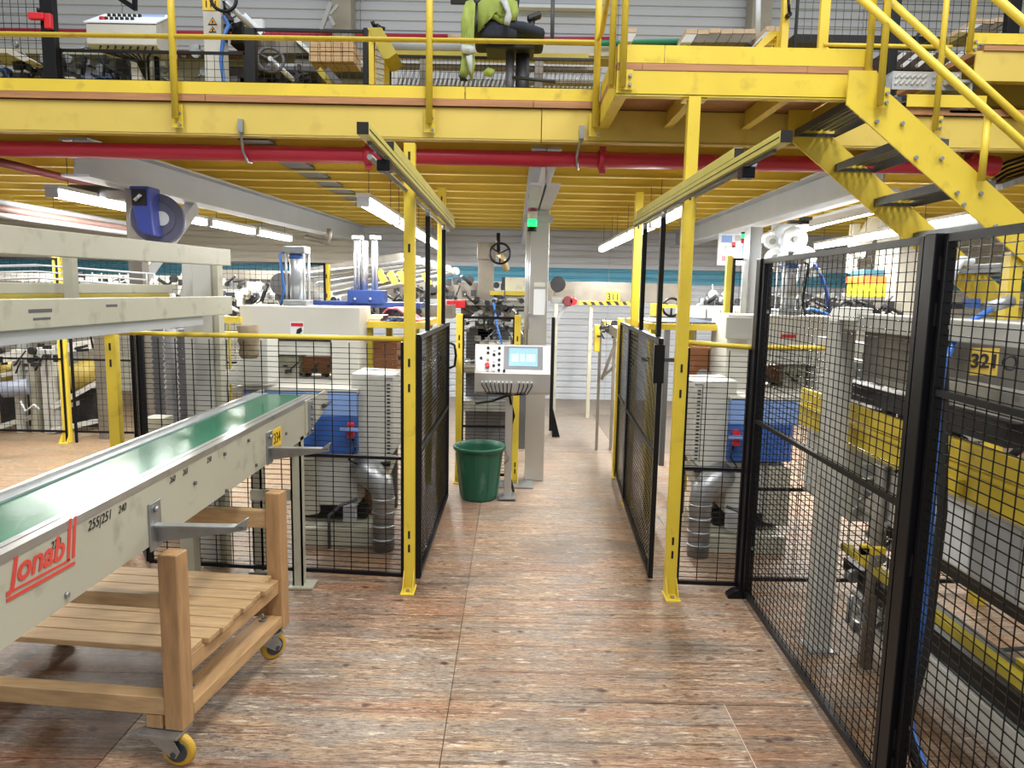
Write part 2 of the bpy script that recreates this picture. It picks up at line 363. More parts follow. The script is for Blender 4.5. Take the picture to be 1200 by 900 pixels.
hanger(281, 'galvanised strap hanging the red pipe at the left, below the upper machines'); hanger(682, 'galvanised strap hanging the red pipe, left of the stair platform')
# depth beams
def ibeam(name, label, p0, p1, h=.25, w=.2, mt=GRY):
    p0 = Vector(p0); p1 = Vector(p1)
    t = thing(name, label, 'steel beam', (p0+p1)/2-ZA*h/2)
    part('web', MB().bar(p0, p1, .012, h), mt, t)
    for sgn in (-1, 1): part('flange', MB().bar(p0+ZA*sgn*(h/2-.008), p1+ZA*sgn*(h/2-.008), w, .016), mt, t)
ibeam('steel_beam', 'long grey steel beam running back under the mezzanine above the hose reel', (-2.93, 4.85, 2.53), (-2.36, 11.2, 2.53))
ibeam('steel_beam', 'grey steel beam resting on the centre stainless column', (.2, 4.85, 2.53), (.2, 11.2, 2.53))
ibeam('steel_beam', 'long grey steel beam running back under the mezzanine at the right, behind the stair', (2.44, 4.85, 2.54), (2.5, 11.2, 2.54), .25, .22)
# stair platform
PX0, PX1, PY0 = at(722, 114, 3.86).x, at(1020, 90, 3.86).x, 3.86
t = thing('stair_platform', 'yellow stair landing standing out from the mezzanine edge with wooden deck', 'platform', ((PX0+PX1)/2, 4.2, 2.73))
part('front_beam', MB().box(PX0, PX1, PY0, PY0+.012, 2.73, 2.85).box(PX0, PX1, PY0, PY0+.06, 2.725, 2.735), YEL, t)
part('side_beam', MB().box(PX0, PX0+.012, PY0+.013, 4.62, 2.73, 2.85).box(PX0, PX0+.06, PY0+.061, 4.62, 2.725, 2.735), YEL, t)
for px in (800, 900, 985):
    x = at(px, 130, 4.2).x
    part('joist', MB().box(x, x+.01, PY0+.06, 4.63, 2.74, 2.845).box(x-.02, x+.03, PY0+.062, 4.63, 2.735, 2.745), YJO, t)
xs = [PX0, PX0+.13, PX1-.33, PX1+.01]
for a, b in zip(xs[:-1], xs[1:]): part('deck_board', MB().box(a+.001, b-.001, PY0-.003, 4.615, 2.852, 2.885), LAM, t)
part('kick_plate', MB().box(PX0, PX0+.24, PY0-.004, PY0+.002, 2.887, 2.975), YEL, t)
part('kick_plate', MB().box(PX0+.243, PX1-.02, PY0-.004, PY0+.002, 2.887, 2.975), YEL, t)
part('kick_plate', MB().box(PX0, PX0+.006, PY0+.01, 4.61, 2.887, 2.975), YEL, t)
def pf_post(px, D, zb, zt, lab, w=.035, tag='guardrail_post'):
    x = at(px, 60, D).x; t = thing(tag, lab, 'guardrail post', (x, D, zb))
    part('tube', MB().tube([(x, D, zb), (x, D, zt)], w/2, 12), YEL, t)
    part('bracket', MB().box(x-.01, x+.055, D+.018, D+.024, zb-.01, zb+.09), YEL, t)
    for q in (.015, .06): part('bolt', MB().tube([(x+.04, D+.018, zb+q), (x+.04, D+.005, zb+q)], .009, 6), ZNC, t)
pf_post(731, 3.83, 2.76, 4.0, 'yellow tubular post at the front left corner of the stair platform')
pf_post(717.5, 3.88, 2.78, 4.0, 'yellow tubular post just around the left corner of the stair platform')
pf_post(1019, 3.82, 2.76, 4.0, 'yellow tubular post at the right end of the stair platform')
pf_post(1036, 3.74, 2.67, 4.0, 'yellow tubular post standing on the top of the stair stringer')
# the leg under the platform is the right hand yellow fence post (below)
# stair
def strg(y, lab):
    a = at(991, 123, 3.8); b = at(1167, 279, 3.8); c = at(1191, 244, 3.8); d = at(1035.5, 109, 3.8)
    s1 = (a.z-b.z)/(b.x-a.x)
    pts = [(a.x, a.z), (a.x+a.z/s1, 0), (a.x+a.z/s1+.27, 0), (d.x+.02, d.z), (a.x+.14, 2.85), (a.x, 2.85)]
    part('stringer', MB().prism(pts, 'y', y, y+.012), YEL, lab); return a, s1
st = thing('steel_stair', 'yellow steel stair with grey grating treads descending right from the platform', 'stair', (3.2, 4.2, 0))
a, s1 = strg(3.79, st); strg(4.58, st)
def treadmb(x, z):
    m_ = MB().box(x, x+.004, 3.81, 4.575, z-.045, z).box(x+.246, x+.25, 3.81, 4.575, z-.045, z).box(x+.004, x+.246, 3.803, 3.809, z-.04, z).box(x+.004, x+.246, 4.573, 4.577, z-.04, z-.02)
    for q in range(6): m_.box(x+.01+q*.04, x+.034+q*.04, 3.81, 4.572, z-.006, z)
    return m_
for k in range(13):
    z = 2.73-.205*k; x = a.x+.02+(2.73-z)/s1+.02
    tr = part('tread', treadmb(x, z), mat('grating', '#5A5C5E', .45, .6, .2, 8), st)
    rb_ = MB()
    for q in range(6): rb_.box(x+.014+q*.04, x+.03+q*.04, 3.815, 4.57, z+.001, z+.008)
    part('grip_ridges', rb_, ZNC, tr, kind='stuff')
for px, py in ((1027, 143), (1057, 145), (1073, 185), (1103, 186), (1121, 226), (1149, 227), (1166, 265), (1129, 240)):
    p = at(px, py, 3.785); part('bolt', MB().tube([p, p+Vector((0, -.012, 0))], .011, 6), ZNC, st)
def hr(p, q, lab, r=.02): solo('handrail', lab, 'handrail', MB().tube([p, q], r, 12), YEL)
p = at(1011, 0, 3.74); q = at(1200, 169, 3.74); hr(p+(p-q)*.15, q+(q-p)*1.5, 'sloping yellow handrail on the near side of the steel stair')
p = at(1042, 0, 4.6); q = at(1200, 143, 4.6); hr(p+(p-q)*.15, q+(q-p)*1.2, 'sloping yellow handrail on the far side of the steel stair', .022)
p = at(1170, 0, 3.74); q = at(1200, 26, 3.74); hr(p+(p-q)*1.0, q+(q-p)*6, 'upper sloping yellow handrail at the top right corner', .022)
x = at(1160, 135, 3.76); y = at(1154, 212, 3.76)
solo('handrail_post', 'short yellow handrail post rising from the stair stringer, in front of the pipe elbow', 'handrail post', MB().tube([(x.x-.01, 3.76, y.z), (x.x-.01, 3.76, x.z)], .018, 12), YEL)
lx = at(1191, 300, 3.82).x
part('support_leg', MB().box(lx-.035, lx+.035, 3.81, 3.87, 0, 1.96), YEL, st)
pf_post(1104, 4.56, 2.74, 4.1, 'yellow tubular post on the mezzanine edge right behind the small grating step')
xx = at(965, 50, 4.9).x
solo('gate_post', 'flat yellow upright behind the platform beside the upper mesh fence', 'post', MB().box(xx-.03, xx+.03, 4.9, 4.93, 2.89, 4.3), YEL)
hz = at(1000, 53, 4.9).z
solo('guardrail', 'short thin yellow rail between the flat upright and the stair behind the platform', 'guardrail', MB().tube([(xx, 4.9, hz), (at(1115, 55, 4.9).x, 4.9, hz)], .013, 8).tube([(xx+.02, 4.9, hz-.02), (at(992, 75, 4.9).x, 4.9, hz-.14)], .011, 8), YEL)
# higher deck at the right with its step
hx = at(1133, 60, 4.6)
t = thing('raised_deck', 'higher yellow deck section at the upper right with wooden edge', 'platform', (hx.x+1, 4.8, 3.15))
zb = at(1170, 93, 4.6).z; zw = at(1170, 60, 4.6).z; zt = at(1170, 53, 4.6).z; zk = at(1170, 40, 4.6).z
part('edge_beam', MB().box(hx.x+.06, 8, 4.6, 4.612, zb, zw).box(hx.x+.06, 8, 4.6, 4.67, zb-.01, zb), YBM, t)
part('deck_edge_board', MB().box(hx.x+.1, 8, 4.59, 5.6, zw+.001, zt), LAM, t)
part('kick_plate', MB().box(hx.x+.02, 8, 4.585, 4.589, zt+.001, zk), YEL, t)
part('joist', MB().box(hx.x+.2, 8, 5.2, 5.25, zb, zw), YJO, t); part('joist', MB().box(hx.x+.2, 8, 5.55, 5.59, zb, zw), YJO, t)
part('deck_underside', MB().box(hx.x+.2, 8, 4.68, 5.6, zw-.01, zw), YJO, t)
ibeam('steel_beam', 'grey steel beam end carrying the raised deck at the upper right', (at(1140, 110, 4.6).x, 4.62, at(1140, 112, 4.6).z), (at(1140, 110, 4.6).x, 6.2, at(1140, 112, 4.6).z), .2, .24)
pf_post(1136, 4.57, at(1136, 62, 4.6).z, 4.3, 'yellow tubular post at the corner of the raised deck, upper right')
s0 = at(1042, 95, 4.75); s1_ = at(1122, 95, 4.75)
t = thing('grating_step', 'grey grating step leading up to the raised deck at the upper right', 'step', ((s0.x+s1_.x)/2, 4.75, s0.z-.1))
part('tread', MB().box(s0.x, s1_.x, 4.72, 5.0, s0.z+.03, s0.z+.05), ZNC, t)
part('nosing', MB().box(s0.x, s1_.x, 4.712, 4.718, s0.z-.06, s0.z+.05), GRY, t)
sl = MB()
for i in range(12):
    if i != 6:
        x = s0.x+.03+i*(s1_.x-s0.x-.06)/11
        sl.bar((x-.012, 4.708, s0.z-.03), (x+.012, 4.708, s0.z+.0), .008, .014, (0, 1, 0)); sl.bar((x-.012, 4.708, s0.z+.01), (x+.012, 4.708, s0.z+.032), .008, .012, (0, 1, 0))
part('grip_teeth', sl, CRM, t, kind='stuff')
part('side_plate', MB().prism([(s0.x-.04, s0.z-.09), (s0.x-.01, s0.z-.13), (s0.x, s0.z+.05), (s0.x-.04, s0.z)], 'y', 4.71, 5.0), ZNC, t)
solo('bracket_arm', 'grey sloping cable tray behind the small grating step', 'cable tray', MB().bar((s0.x+.05, 4.9, s0.z-.14), (s0.x+.5, 5.2, s0.z+.02), .1, .03), GDK)
# ================================================================ LAMPS
ORD = ['first', 'second', 'third', 'fourth', 'fifth', 'sixth']
def lamp(x, y, z, L, lab, dx=0., wire=.35, power=9, group=None):
    t = thing('tube_light', lab, 'tube light', (x, y+L/2, z), group)
    def B(mb): return mb.xf(Matrix.Translation((x, y, z)) @ Matrix.Shear('XZ', 4, (0, 0)))
    q = Vector((x, y, z)); e = Vector((x+dx, y+L, z))
    part('housing', MB().bar(q+ZA*.045, e+ZA*.045, .1, .03), CRM, t, .004)
    part('diffuser', MB().bar(q+YA*.02, e-YA*.02, .075, .055), DFF, t, .015)
    part('end_cap', MB().bar(q-YA*.004, q+YA*.02, .085, .065), GRY, t, .004); part('end_cap', MB().bar(e-YA*.02, e+YA*.004, .085, .065), GRY, t, .004); wire = 2.64-z
    part('suspension_wire', MB().tube([q+Vector((0, .2, .06)), q+Vector((0, .2, wire))], .003, 5), GDK, t); part('suspension_wire', MB().tube([e+Vector((0, -.2, .06)), e+Vector((0, -.2, wire))], .003, 5), GDK, t)
    l = bpy.data.lights.new('tube_lamp', 'AREA'); l.shape = 'RECTANGLE'; l.size = .09; l.size_y = L; l.energy = power; l.color = (1, .99, .95)
    o = bpy.data.objects.new('tube_lamp', l); S.collection.objects.link(o); o.location = (0, 0, -.04); o.parent = t
for i in range(4): lamp(-1.04, 4.96+i*1.33, 2.29, 1.3, f'tube light above the left gate, {ORD[i]} of its row from the front', power=46)
for i in range(4): lamp(1.2, 5.0+i*1.25, 2.30, 1.2, f'tube light above the right gate, {ORD[i]} of its row from the front', power=46)
for i in range(4): lamp(-3.27+i*.085, 5.12+i*1.1, 2.33, 1.06, f'tube light behind the hose reel, {ORD[i]} of its row from the left', power=46, dx=.06)
for i in range(3): lamp(2.68+i*.1, 5.4+i*1.3, 2.36, 1.25, f'tube light above the white pulleys, {ORD[i]} of its row from the front', power=46, dx=.05)
for i in range(3): lamp(3.7+i*.1, 5.6+i*1.3, 2.36, 1.25, f'tube light seen under the stair, {ORD[i]} of its row from the front', power=46, dx=.05)
lamp(-4.9, 6.6, 2.4, 1.3, 'unlit looking tube light end at the far left under the mezzanine', power=46)
for i in range(2): lamp(-5.6, 5.5+i*2.4, 2.45, 1.3, f'tube light beyond the left edge above the fenced machine, {ORD[i]} from the front', power=40)
# ================================================================ FENCES
def wires(p, q, z0, z1, dv, dh, tv=.003, th=.0032, hole=None):
    p = Vector((p[0], p[1], 0)); q = Vector((q[0], q[1], 0)); d = q-p; L = d.length; d.normalize(); n = Vector((-d.y, d.x, 0)); mb = MB()
    k = max(1, round(L/dv))
    for i in range(1, k):
        c = p+d*(L*i/k)
        if hole and hole[0] < c.x < hole[1]: mb.bar((c.x, c.y, z0), (c.x, c.y, hole[2]), tv, tv, n); mb.bar((c.x, c.y, hole[3]), (c.x, c.y, z1), tv, tv, n)
        else: mb.bar((c.x, c.y, z0), (c.x, c.y, z1), tv, tv, n)
    k = max(1, round((z1-z0)/dh))
    for i in range(1, k):
        z = z0+(z1-z0)*i/k; o = n*(tv/2+th/2)
        if hole and hole[2] < z < hole[3]:
            for e, f in ((p, p+d*abs((hole[0]-p.x)/d.x)), (p+d*abs((hole[1]-p.x)/d.x), q)): mb.bar(e+ZA*z+o, f+ZA*z+o, th, th)
        else: mb.bar(p+ZA*z+o, q+ZA*z+o, th, th)
    return mb
def fence(p, q, z0, z1, lab, dv=.1, dh=.03, mid=None, fr=.022, frm=None, side=None, name='mesh_fence_panel', top=True, grp=None, tv=.003, hole=None, ft=None):
    frm = frm or BLK; c = (Vector((p[0], p[1], 0))+Vector((q[0], q[1], 0)))/2
    t = thing(name, lab, 'fence panel', (c.x, c.y, z0), grp)
    part('wire_mesh', wires(p, q, z0, z1, dv, dh, tv, hole=hole), WIR, t, kind='stuff')
    P = lambda z: (p[0], p[1], z); Q = lambda z: (q[0], q[1], z)
    d = (Vector(Q(0))-Vector(P(0))).normalized(); n = (-d.y, d.x, 0)
    part('bottom_bar', MB().bar(P(z0), Q(z0), fr, fr), frm, t)
    if top: part('top_bar', MB().bar(P(z1), Q(z1), fr, fr), frm, t)
    for e in (p, q): part('side_bar', MB().bar((e[0], e[1], z0-fr/2 if ft is None else ft), (e[0], e[1], z1+fr/2), fr, fr, n), frm, t)
    if mid: part('middle_bar', MB().bar(P(mid), Q(mid), fr*.8, fr*.8), frm, t)
    return t
def fpost(x, y, h, mt, lab, w=.06, dpt=.05, slots=(.08, .14, 1.2, 1.27), foot='front', face=0.):
    t = thing('fence_post', lab, 'fence post', (x, y, 0))
    part('upright', MB().box(x-w/2, x+w/2, y, y+dpt, 0, h), mt, t, .003)
    if foot: part('base_plate', MB().box(x-w/2-.008, x+w/2+.008, y-.09, y+dpt, 0, .008).prism([(y-.075, .008), (y-.001, .008), (y-.001, .11)], 'x', x-w/2, x-w/2+.004).prism([(y-.075, .008), (y-.001, .008), (y-.001, .11)], 'x', x+w/2-.004, x+w/2), mt, t)
    if foot: part('bolt', MB().tube([(x, y-.05, .008), (x, y-.05, .02)], .011, 6), ZNC, t)
    for s in slots: part('slot', MB().box(x-.006, x+.006, y-.0015, y+.001, s, s+.045), INK, t)
    return t
# corridor posts
fpost(-.567, 3.88, 2.47, YEL, 'tall yellow fence post left of the aisle, nearest the camera', slots=(.22, .30, 1.14, 1.28, 1.9, 2.38))
rp = fpost(.925, 3.86, 2.725, YEL, 'tall yellow post right of the aisle, carrying the stair platform', w=.064, slots=(.22, .30, 1.14, 1.28, 2.2))
part('cap_plate', MB().box(.87, .99, 3.87, 3.95, 2.712, 2.724), YEL, rp)
fpost(-.575, 5.66, 2.5, YEL, 'tall yellow fence post left of the aisle, behind the far end of the left gate', slots=(1.14, 2.38))
fpost(.955, 5.6, 2.48, YEL, 'tall yellow fence post right of the aisle, behind the near gate', slots=(1.14, 2.2))
fpost(.985, 6.5, 1.48, YEL, 'short yellow fence post right of the aisle, farthest of the gate posts', w=.055)
fpost(1.26, 6.45, 1.46, YEL, 'short yellow fence post seen through the mesh of the right gate', w=.05)
fpost(-.47, 6.22, 1.5, YEL, 'short yellow fence post right behind the green bin', w=.055)
fpost(.04, 6.22, 1.5, YEL, 'yellow fence post beside the stainless centre column, behind the control console', w=.055)
# sliding gates, their tracks and drop posts
def gate(p, q, z1, lab):
    t = fence(p, q, .05, z1, lab, .05, .03, .78, .028, name='sliding_mesh_gate', tv=.0045); t['category'] = 'gate'; return t
gl = gate((-.525, 3.96), (-.515, 5.62), 1.44, 'black mesh sliding gate along the left side of the aisle')
part('handle', MB().tube([(-.49, 5.5, 1.3), (-.45, 5.5, 1.28), (-.44, 5.5, 1.2), (-.45, 5.5, 1.12), (-.49, 5.5, 1.1)], .01, 8), BLK, gl)
part('corner_plate', MB().box(-.545, -.505, 3.94, 3.952, .05, 1.44), BLK, gl)
gr = gate((.84, 4.03), (.925, 5.58), 1.44, 'black mesh sliding gate along the right side of the aisle')
part('lock_plate', MB().box(.80, .86, 4.0, 4.02, 1.2, 1.42), BLK, gr)
fence((.93, 5.66), (.985, 6.47), .05, 1.44, 'black mesh panel beyond the right sliding gate, up to the short yellow post', .05, .03, .78)
for nm, x0, y0, y1, zz in (('left', -.50, 2.39, 5.8, 2.217), ('right', .875, 2.39, 5.25, 2.217)):
    t = thing('gate_track', f'long pale yellow overhead slide track with black end above the {nm} gate', 'gate track', (x0, (y0+y1)/2, zz))
    part('profile', MB().box(x0-.02, x0+.02, y0, y1, zz-.02, zz+.02), mat('track_profile', '#D3CB6C', .4, .0, .1, 5), t, .003)
    part('groove', MB().box(x0-.021, x0+.021, y0+.01, y1-.01, zz-.003, zz+.001), INK, t)
    part('end_cap', MB().box(x0-.019, x0+.019, y0-.004, y0+.001, zz-.019, zz+.019), INK, t)
    part('slide_rail', MB().box(x0-.006, x0+.006, y0+.1, y1+.05, zz-.032, zz-.0205), GDK, t)
    yb = y0+.5; t2 = thing('track_beam', f'shorter pale yellow support beam on top of the {nm} gate track', 'support beam', (x0, (yb+y1)/2, zz+.022))
    part('profile', MB().box(x0-.02, x0+.02, yb, y1-.1, zz+.0215, zz+.0615), MATS['track_profile'], t2, .003)
    part('end_cap', MB().box(x0-.018, x0+.018, yb-.004, yb+.001, zz+.0235, zz+.0595), INK, t2)
    s = 1 if nm == 'left' else -1
    t3 = solo('tie_rod', f'thin grey rod slung beneath the {nm} gate track', 'rod', MB().tube([(x0-.1*s, 3.0, zz+.02), (x0-.05*s, 6.0 if s > 0 else 5.2, zz-.02)], .012, 8), ZNC)
    solo('track_stop', f'black end stop block hanging near the front of the {nm} gate track', 'stop block', MB().box(x0-.025, x0+.025, y0+.36, y0+.42, zz-.075, zz-.0325), BLK, bev=.004)
def drop(x, y, zt, zb_, lab):
    t = thing('gate_hanger', lab, 'hanger post', (x, y, zb_))
    part('rod', MB().box(x-.014, x+.014, y-.014, y+.014, zb_, zt), BLK, t)
    part('roller', MB().tube([(x-.012, y, zt+.02), (x+.012, y, zt+.02)], .022, 12), ZNC, t)
drop(-.525, 4.37, 2.14, 1.452, 'black hanger post carrying the near end of the left gate')
drop(-.52, 5.3, 2.14, 1.452, 'black hanger post carrying the far end of the left gate')
drop(.858, 4.2, 2.14, 1.452, 'black hanger post carrying the near end of the right gate')
drop(.89, 4.95, 2.14, 1.452, 'black hanger post carrying the far end of the right gate')
# cross fence behind the bin
fence((-.44, 6.25), (.01, 6.25), .06, 1.47, 'black mesh panel behind the green bin and the console', .1, .03, .5)
# front fences beside the aisle
fence((-2.14, 4.08), (-.61, 3.94), .06, 1.40, 'black mesh fence panel across the front of the left machine', .103, .03, .75, top=False, tv=.0045, hole=(-1.545, -1.145, .83, 1.09))
pl = at(137, 386, 4.3)
solo('fence_top_tube', 'yellow tube along the top of the left front fence', 'rail', MB().tube([(pl.x, 4.3, 1.435), (-2.6, 4.24, 1.42), (-2.0, 4.1, 1.42), (-.6, 3.915, 1.43)], .014, 10), YEL)
fpost(at(131, 450, 4.3).x, 4.3, 1.46, YEL, 'short yellow fence post at the left behind the conveyor belt', w=.066, slots=(.5, 1.2, 1.3))
fence((pl.x+.06, 4.35), (-2.17, 4.1), .06, 1.40, 'black mesh fence panel between the short yellow post and the white leg', .075, .03, .75, top=False, tv=.004)
fence((.97, 3.92), (1.31, 3.90), .06, 1.40, 'narrow black mesh fence panel right of the platform post', .1, .03, .73, top=False, tv=.0045)
solo('fence_top_tube', 'yellow tube along the top of the right front fence', 'rail', MB().tube([(.965, 3.93, 1.44), (1.3, 3.95, 1.42), (1.9, 4.0, 1.42), (2.8, 4.1, 1.42)], .014, 10), YEL)
fence((1.36, 3.98), (3.2, 4.02), .06, 1.40, 'black mesh fence running right behind the tall black panel', .1, .03, .6, top=False, tv=.004)
# tall black fence at the right
fA, fB, fC = (1.33, 3.86), (1.285, 2.2), (1.26, 1.0)
fence((1.33, 3.80), (1.288, 2.27), .05, 1.885, 'tall black mesh fence panel at the right, between the two black posts', .05, .032, 1.03, .024, tv=.0028)
fence((1.30, 2.16), (1.26, .95), .05, 1.885, 'tall black mesh fence panel at the right edge, nearest the camera', .05, .032, 1.42, .024, tv=.0028)
def bpost(x, y, lab, foot):
    t = thing('fence_post', lab, 'fence post', (x, y, 0))
    part('upright', MB().box(x-.022, x+.022, y-.03, y+.03, 0, 1.9), BLK, t, .003)
    part('flange', MB().box(x+.022, x+.05, y-.022, y+.022, .02, 1.88), BLK, t)
    if foot: part('base_plate', MB().prism([(x-.085, 0), (x-.022, 0), (x-.022, .05), (x-.05, .045), (x-.085, .02)], 'y', y-.03, y+.03).box(x+.022, x+.07, y-.03, y+.03, 0, .008), BLK, t, .002)
    for s in (.12, .22, .82, 1.62, 1.76): part('slot', MB().box(x-.006, x+.006, y-.0315, y-.029, s, s+.07), INK, t)
    for s in (.3, 1.62): part('bolt', MB().tube([(x+.034, y-.022, s), (x+.034, y-.034, s)], .010, 8), ZNC, t)
bpost(1.33, 3.86, 'black fence post at the far end of the tall right fence', True)
bpost(1.29, 2.21, 'large black fence post nearest the camera at the right', True)
# far fences under the mezzanine
def farfence(pts, h, labs, **k):
    for (a, b), l in zip(zip(pts[:-1], pts[1:]), labs): fence(a, b, .12, h, l, .06, .06, ft=0, **k)
farfence([(-6.6, 7.5), (-4.78, 7.5)], 1.95, ['black mesh fence panel far left beyond the wooden floor'], mid=.9)
farfence([(-4.68, 7.5), (-3.35, 7.5)], 1.95, ['black mesh fence panel right of the far yellow post at the left'], mid=.9)
farfence([(-3.3, 7.5), (-1.98, 7.5)], 1.95, ['black mesh fence panel behind the pneumatic cylinder of the left machine'], mid=.9)
fpost(at(70, 400, 7.5).x+.01, 7.5, 1.97, YEL, 'yellow fence post on the far left with its foot on the wooden floor', w=.08, slots=(.3, .42, 1.0, 1.1))
fpost(at(383, 350, 7.5).x, 7.5, 1.95, YEL, 'yellow fence post behind the cylinder of the left machine', w=.06, slots=(1.6, 1.8))
fpost(at(853, 350, 6.5).x, 6.5, 2.06, YDK, 'olive yellow fence post behind the slatted table of the right machine', w=.05, slots=())
farfence([(at(858, 350, 6.5).x, 6.5), (at(886, 350, 6.5).x+.3, 6.5)], 2.03, ['small black mesh panel behind the right machine table'], mid=.9)
fpost(at(252, 350, 7.5).x, 7.5, 1.95, YEL, 'yellow fence post half hidden behind the tall white leg', w=.06, slots=(1.6,))
# ================================================================ CENTRE COLUMN AND CONSOLE
t = thing('steel_column', 'tall brushed stainless column in the middle, behind the console', 'column', (.2, 6.35, 0))
part('shaft', MB().box(.13, .30, 6.28, 6.44, .0, 2.405), STL, t, .004)
part('conduit', MB().tube([(.115, 6.3, 1.2), (.115, 6.3, 2.40)], .018, 10), CHR, t)
part('bracket', MB().box(.08, .33, 6.26, 6.30, 2.30, 2.36), GRY, t)
p = at(630, 410, 6.27); part('paper_sheet', MB().box(p.x-.045, p.x+.055, 6.272, 6.278, at(630, 369, 6.27).z, at(630, 339, 6.27).z), PAP, t)
p = at(632, 335, 6.27); part('paper_sheet', MB().box(p.x-.045, p.x+.05, 6.274, 6.279, p.z-.01, p.z+.03), CRM, t)
solo('floor_plate', 'flat grey steel plate on the floor at the foot of the console', 'plate', MB().box(-.16, .2, 6.02, 6.27, .002, .01), ZNC)
x = at(624, 250, 6.15).x; t = thing('signal_tower', 'stack light with dark, red, white and green segments on the centre column', 'signal light', (x, 6.15, at(624, 272, 6.15).z))
for nm, a, b, mt in (('cap', 228, 239, GDK), ('red_lens', 239, 248, DRD), ('white_lens', 248, 257, CRM), ('green_lens', 257, 266, GRN), ('base', 266, 271, BLK)):
    part(nm, MB().tube([(x, 6.15, at(624, b, 6.15).z), (x, 6.15, at(624, a, 6.15).z)], .04, 20), mt, t)
part('pole', MB().tube([(x-.02, 6.15, 1.38), (x-.02, 6.15, at(624, 271, 6.15).z)], .012, 8), CHR, t)
part('bracket', MB().box(x-.03, x+.0, 6.14, 6.29, 1.5, 1.52), ZNC, t)
# console
D = 5.62
t = thing('control_console', 'stainless control console with screen, push buttons and cable glands', 'control console', (.0, D, 0))
xl, xr = at(556, 440, D).x, at(645, 440, D).x
z1, z2, z3 = at(600, 405, D).z, at(600, 438, D).z, at(600, 463, D).z
part('housing', MB().prism([(D, z3+.02), (D, z2), (D+.12, z1), (D+.24, z1-.01), (D+.24, z3+.02), (D+.03, z3)], 'x', xl, xr), STL, t, .006)
sl_ = (Vector((0, D+.12, z1))-Vector((0, D, z2))); L_ = sl_.length; sn = sl_.normalized(); nn = Vector((0, -sn.z, sn.y))
FM = Matrix((XA, sn, nn)).transposed().to_4x4(); FM.translation = Vector((xl, D, z2))
W = xr-xl
def fp(name, x0, x1, y0, y1, h, mt, **k): return part(name, MB().box(x0*W, x1*W, y0*L_, y1*L_, 0, h).xf(FM), mt, t, **k)
fp('front_panel', .02, .98, .04, .96, .003, mat('light_panel', '#C9CACC', .35, .3, .05), bev=.001)
b_ = fp('screen_bezel', .38, .9, .14, .93, .006, mat('bezel', '#7d8186', .4))
sc = part('screen', MB().box(.45*W, .83*W, .25*L_, .86*L_, .006, .008).xf(FM), SCR, b_)
for i, (a_, c_) in enumerate(((.48, .58), (.6, .66), (.68, .80))):
    part('screen_field', MB().box(a_*W, c_*W, .4*L_, .66*L_, .008, .0085).xf(FM), SCD, b_)
for (u, v, m_) in [(.17, .85, BLK), (.17, .68, BLK), (.17, .45, RST), (.25, .62, BLK), (.25, .8, PAP), (.32, .85, BLK), (.32, .66, BLK), (.32, .45, BLK), (.25, .25, BLK), (.25, .42, PAP), (.32, .28, INK), (.17, .1, ZNC), (.25, .1, PAP), (.32, .1, BLK), (.39, .08, BLK), (.08, .5, INK)]:
    part('push_button', MB().tube([(u*W, v*L_, .003), (u*W, v*L_, .014)], .0115, 12).xf(FM), m_, t)
part('emergency_stop', MB().tube([(.165*W, .22*L_, .003), (.165*W, .22*L_, .02)], .012, 12).tube([(.165*W, .22*L_, .02), (.165*W, .22*L_, .045)], .02, 16).xf(FM), RDB, t)
for i in range(12):
    u = .1+i*.055+(.05 if i > 7 else 0); x = xl+u*W; z = z2-.07
    g_ = part('cable_gland', MB().tube([(x, D, z), (x, D-.025, z)], .009, 8), PAP, t)
    part('cable', MB().tube([(x, D-.02, z), (x+.004, D-.045, z-.02), (x+.02*(6-i)/3, D-.02, z-.09), (-.02+.004*i, D+.06, z3-.01)], .0045, 6), BLK, g_)
part('pedestal', MB().box(-.05, .01, D+.1, D+.16, .0, z3), STL, t, .003)
part('foot_plate', MB().box(-.09, .05, D+.02, D+.24, .011, .02), ZNC, t)
part('cable_bundle', MB().tube([(-.3, D+.3, z3-.12), (-.16, D+.2, z3-.08), (-.02, D+.06, z3-.01), (.02, D+.17, z3-.2), (.0, D+.2, .6), (.0, D+.18, .15), (.03, D+.2, .03)], .012, 8), BLK, t)
# bin
bp_ = on(557, 590)
prof = [(.0, .0), (.145, .0), (.15, .01), (.155, .03), (.195, .40), (.198, .41), (.215, .415), (.218, .435), (.212, .445), (.20, .44), (.192, .40), (.15, .02), (0, .02)]
t = thing('waste_bin', 'round dark green plastic waste bin with a rolled rim in the aisle', 'waste bin', (bp_.x+.02, 5.73, 0))
part('body', MB().lathe((bp_.x+.02, 5.73, .002), prof, 40), BIN, t)
for k in range(10):
    a_ = 2*math.pi*k/10+.2; c_, s_ = math.cos(a_), math.sin(a_)
    part('rib', MB().bar((bp_.x+.02+.156*c_, 5.73+.156*s_, .03), (bp_.x+.02+.193*c_, 5.73+.193*s_, .39), .012, .006, (c_, s_, 0)), BIN, t)
part('handle', MB().tube([(bp_.x+.235, 5.70, .40), (bp_.x+.26, 5.69, .37), (bp_.x+.262, 5.69, .33), (bp_.x+.225, 5.70, .30)], .005, 6), ZNC, t)
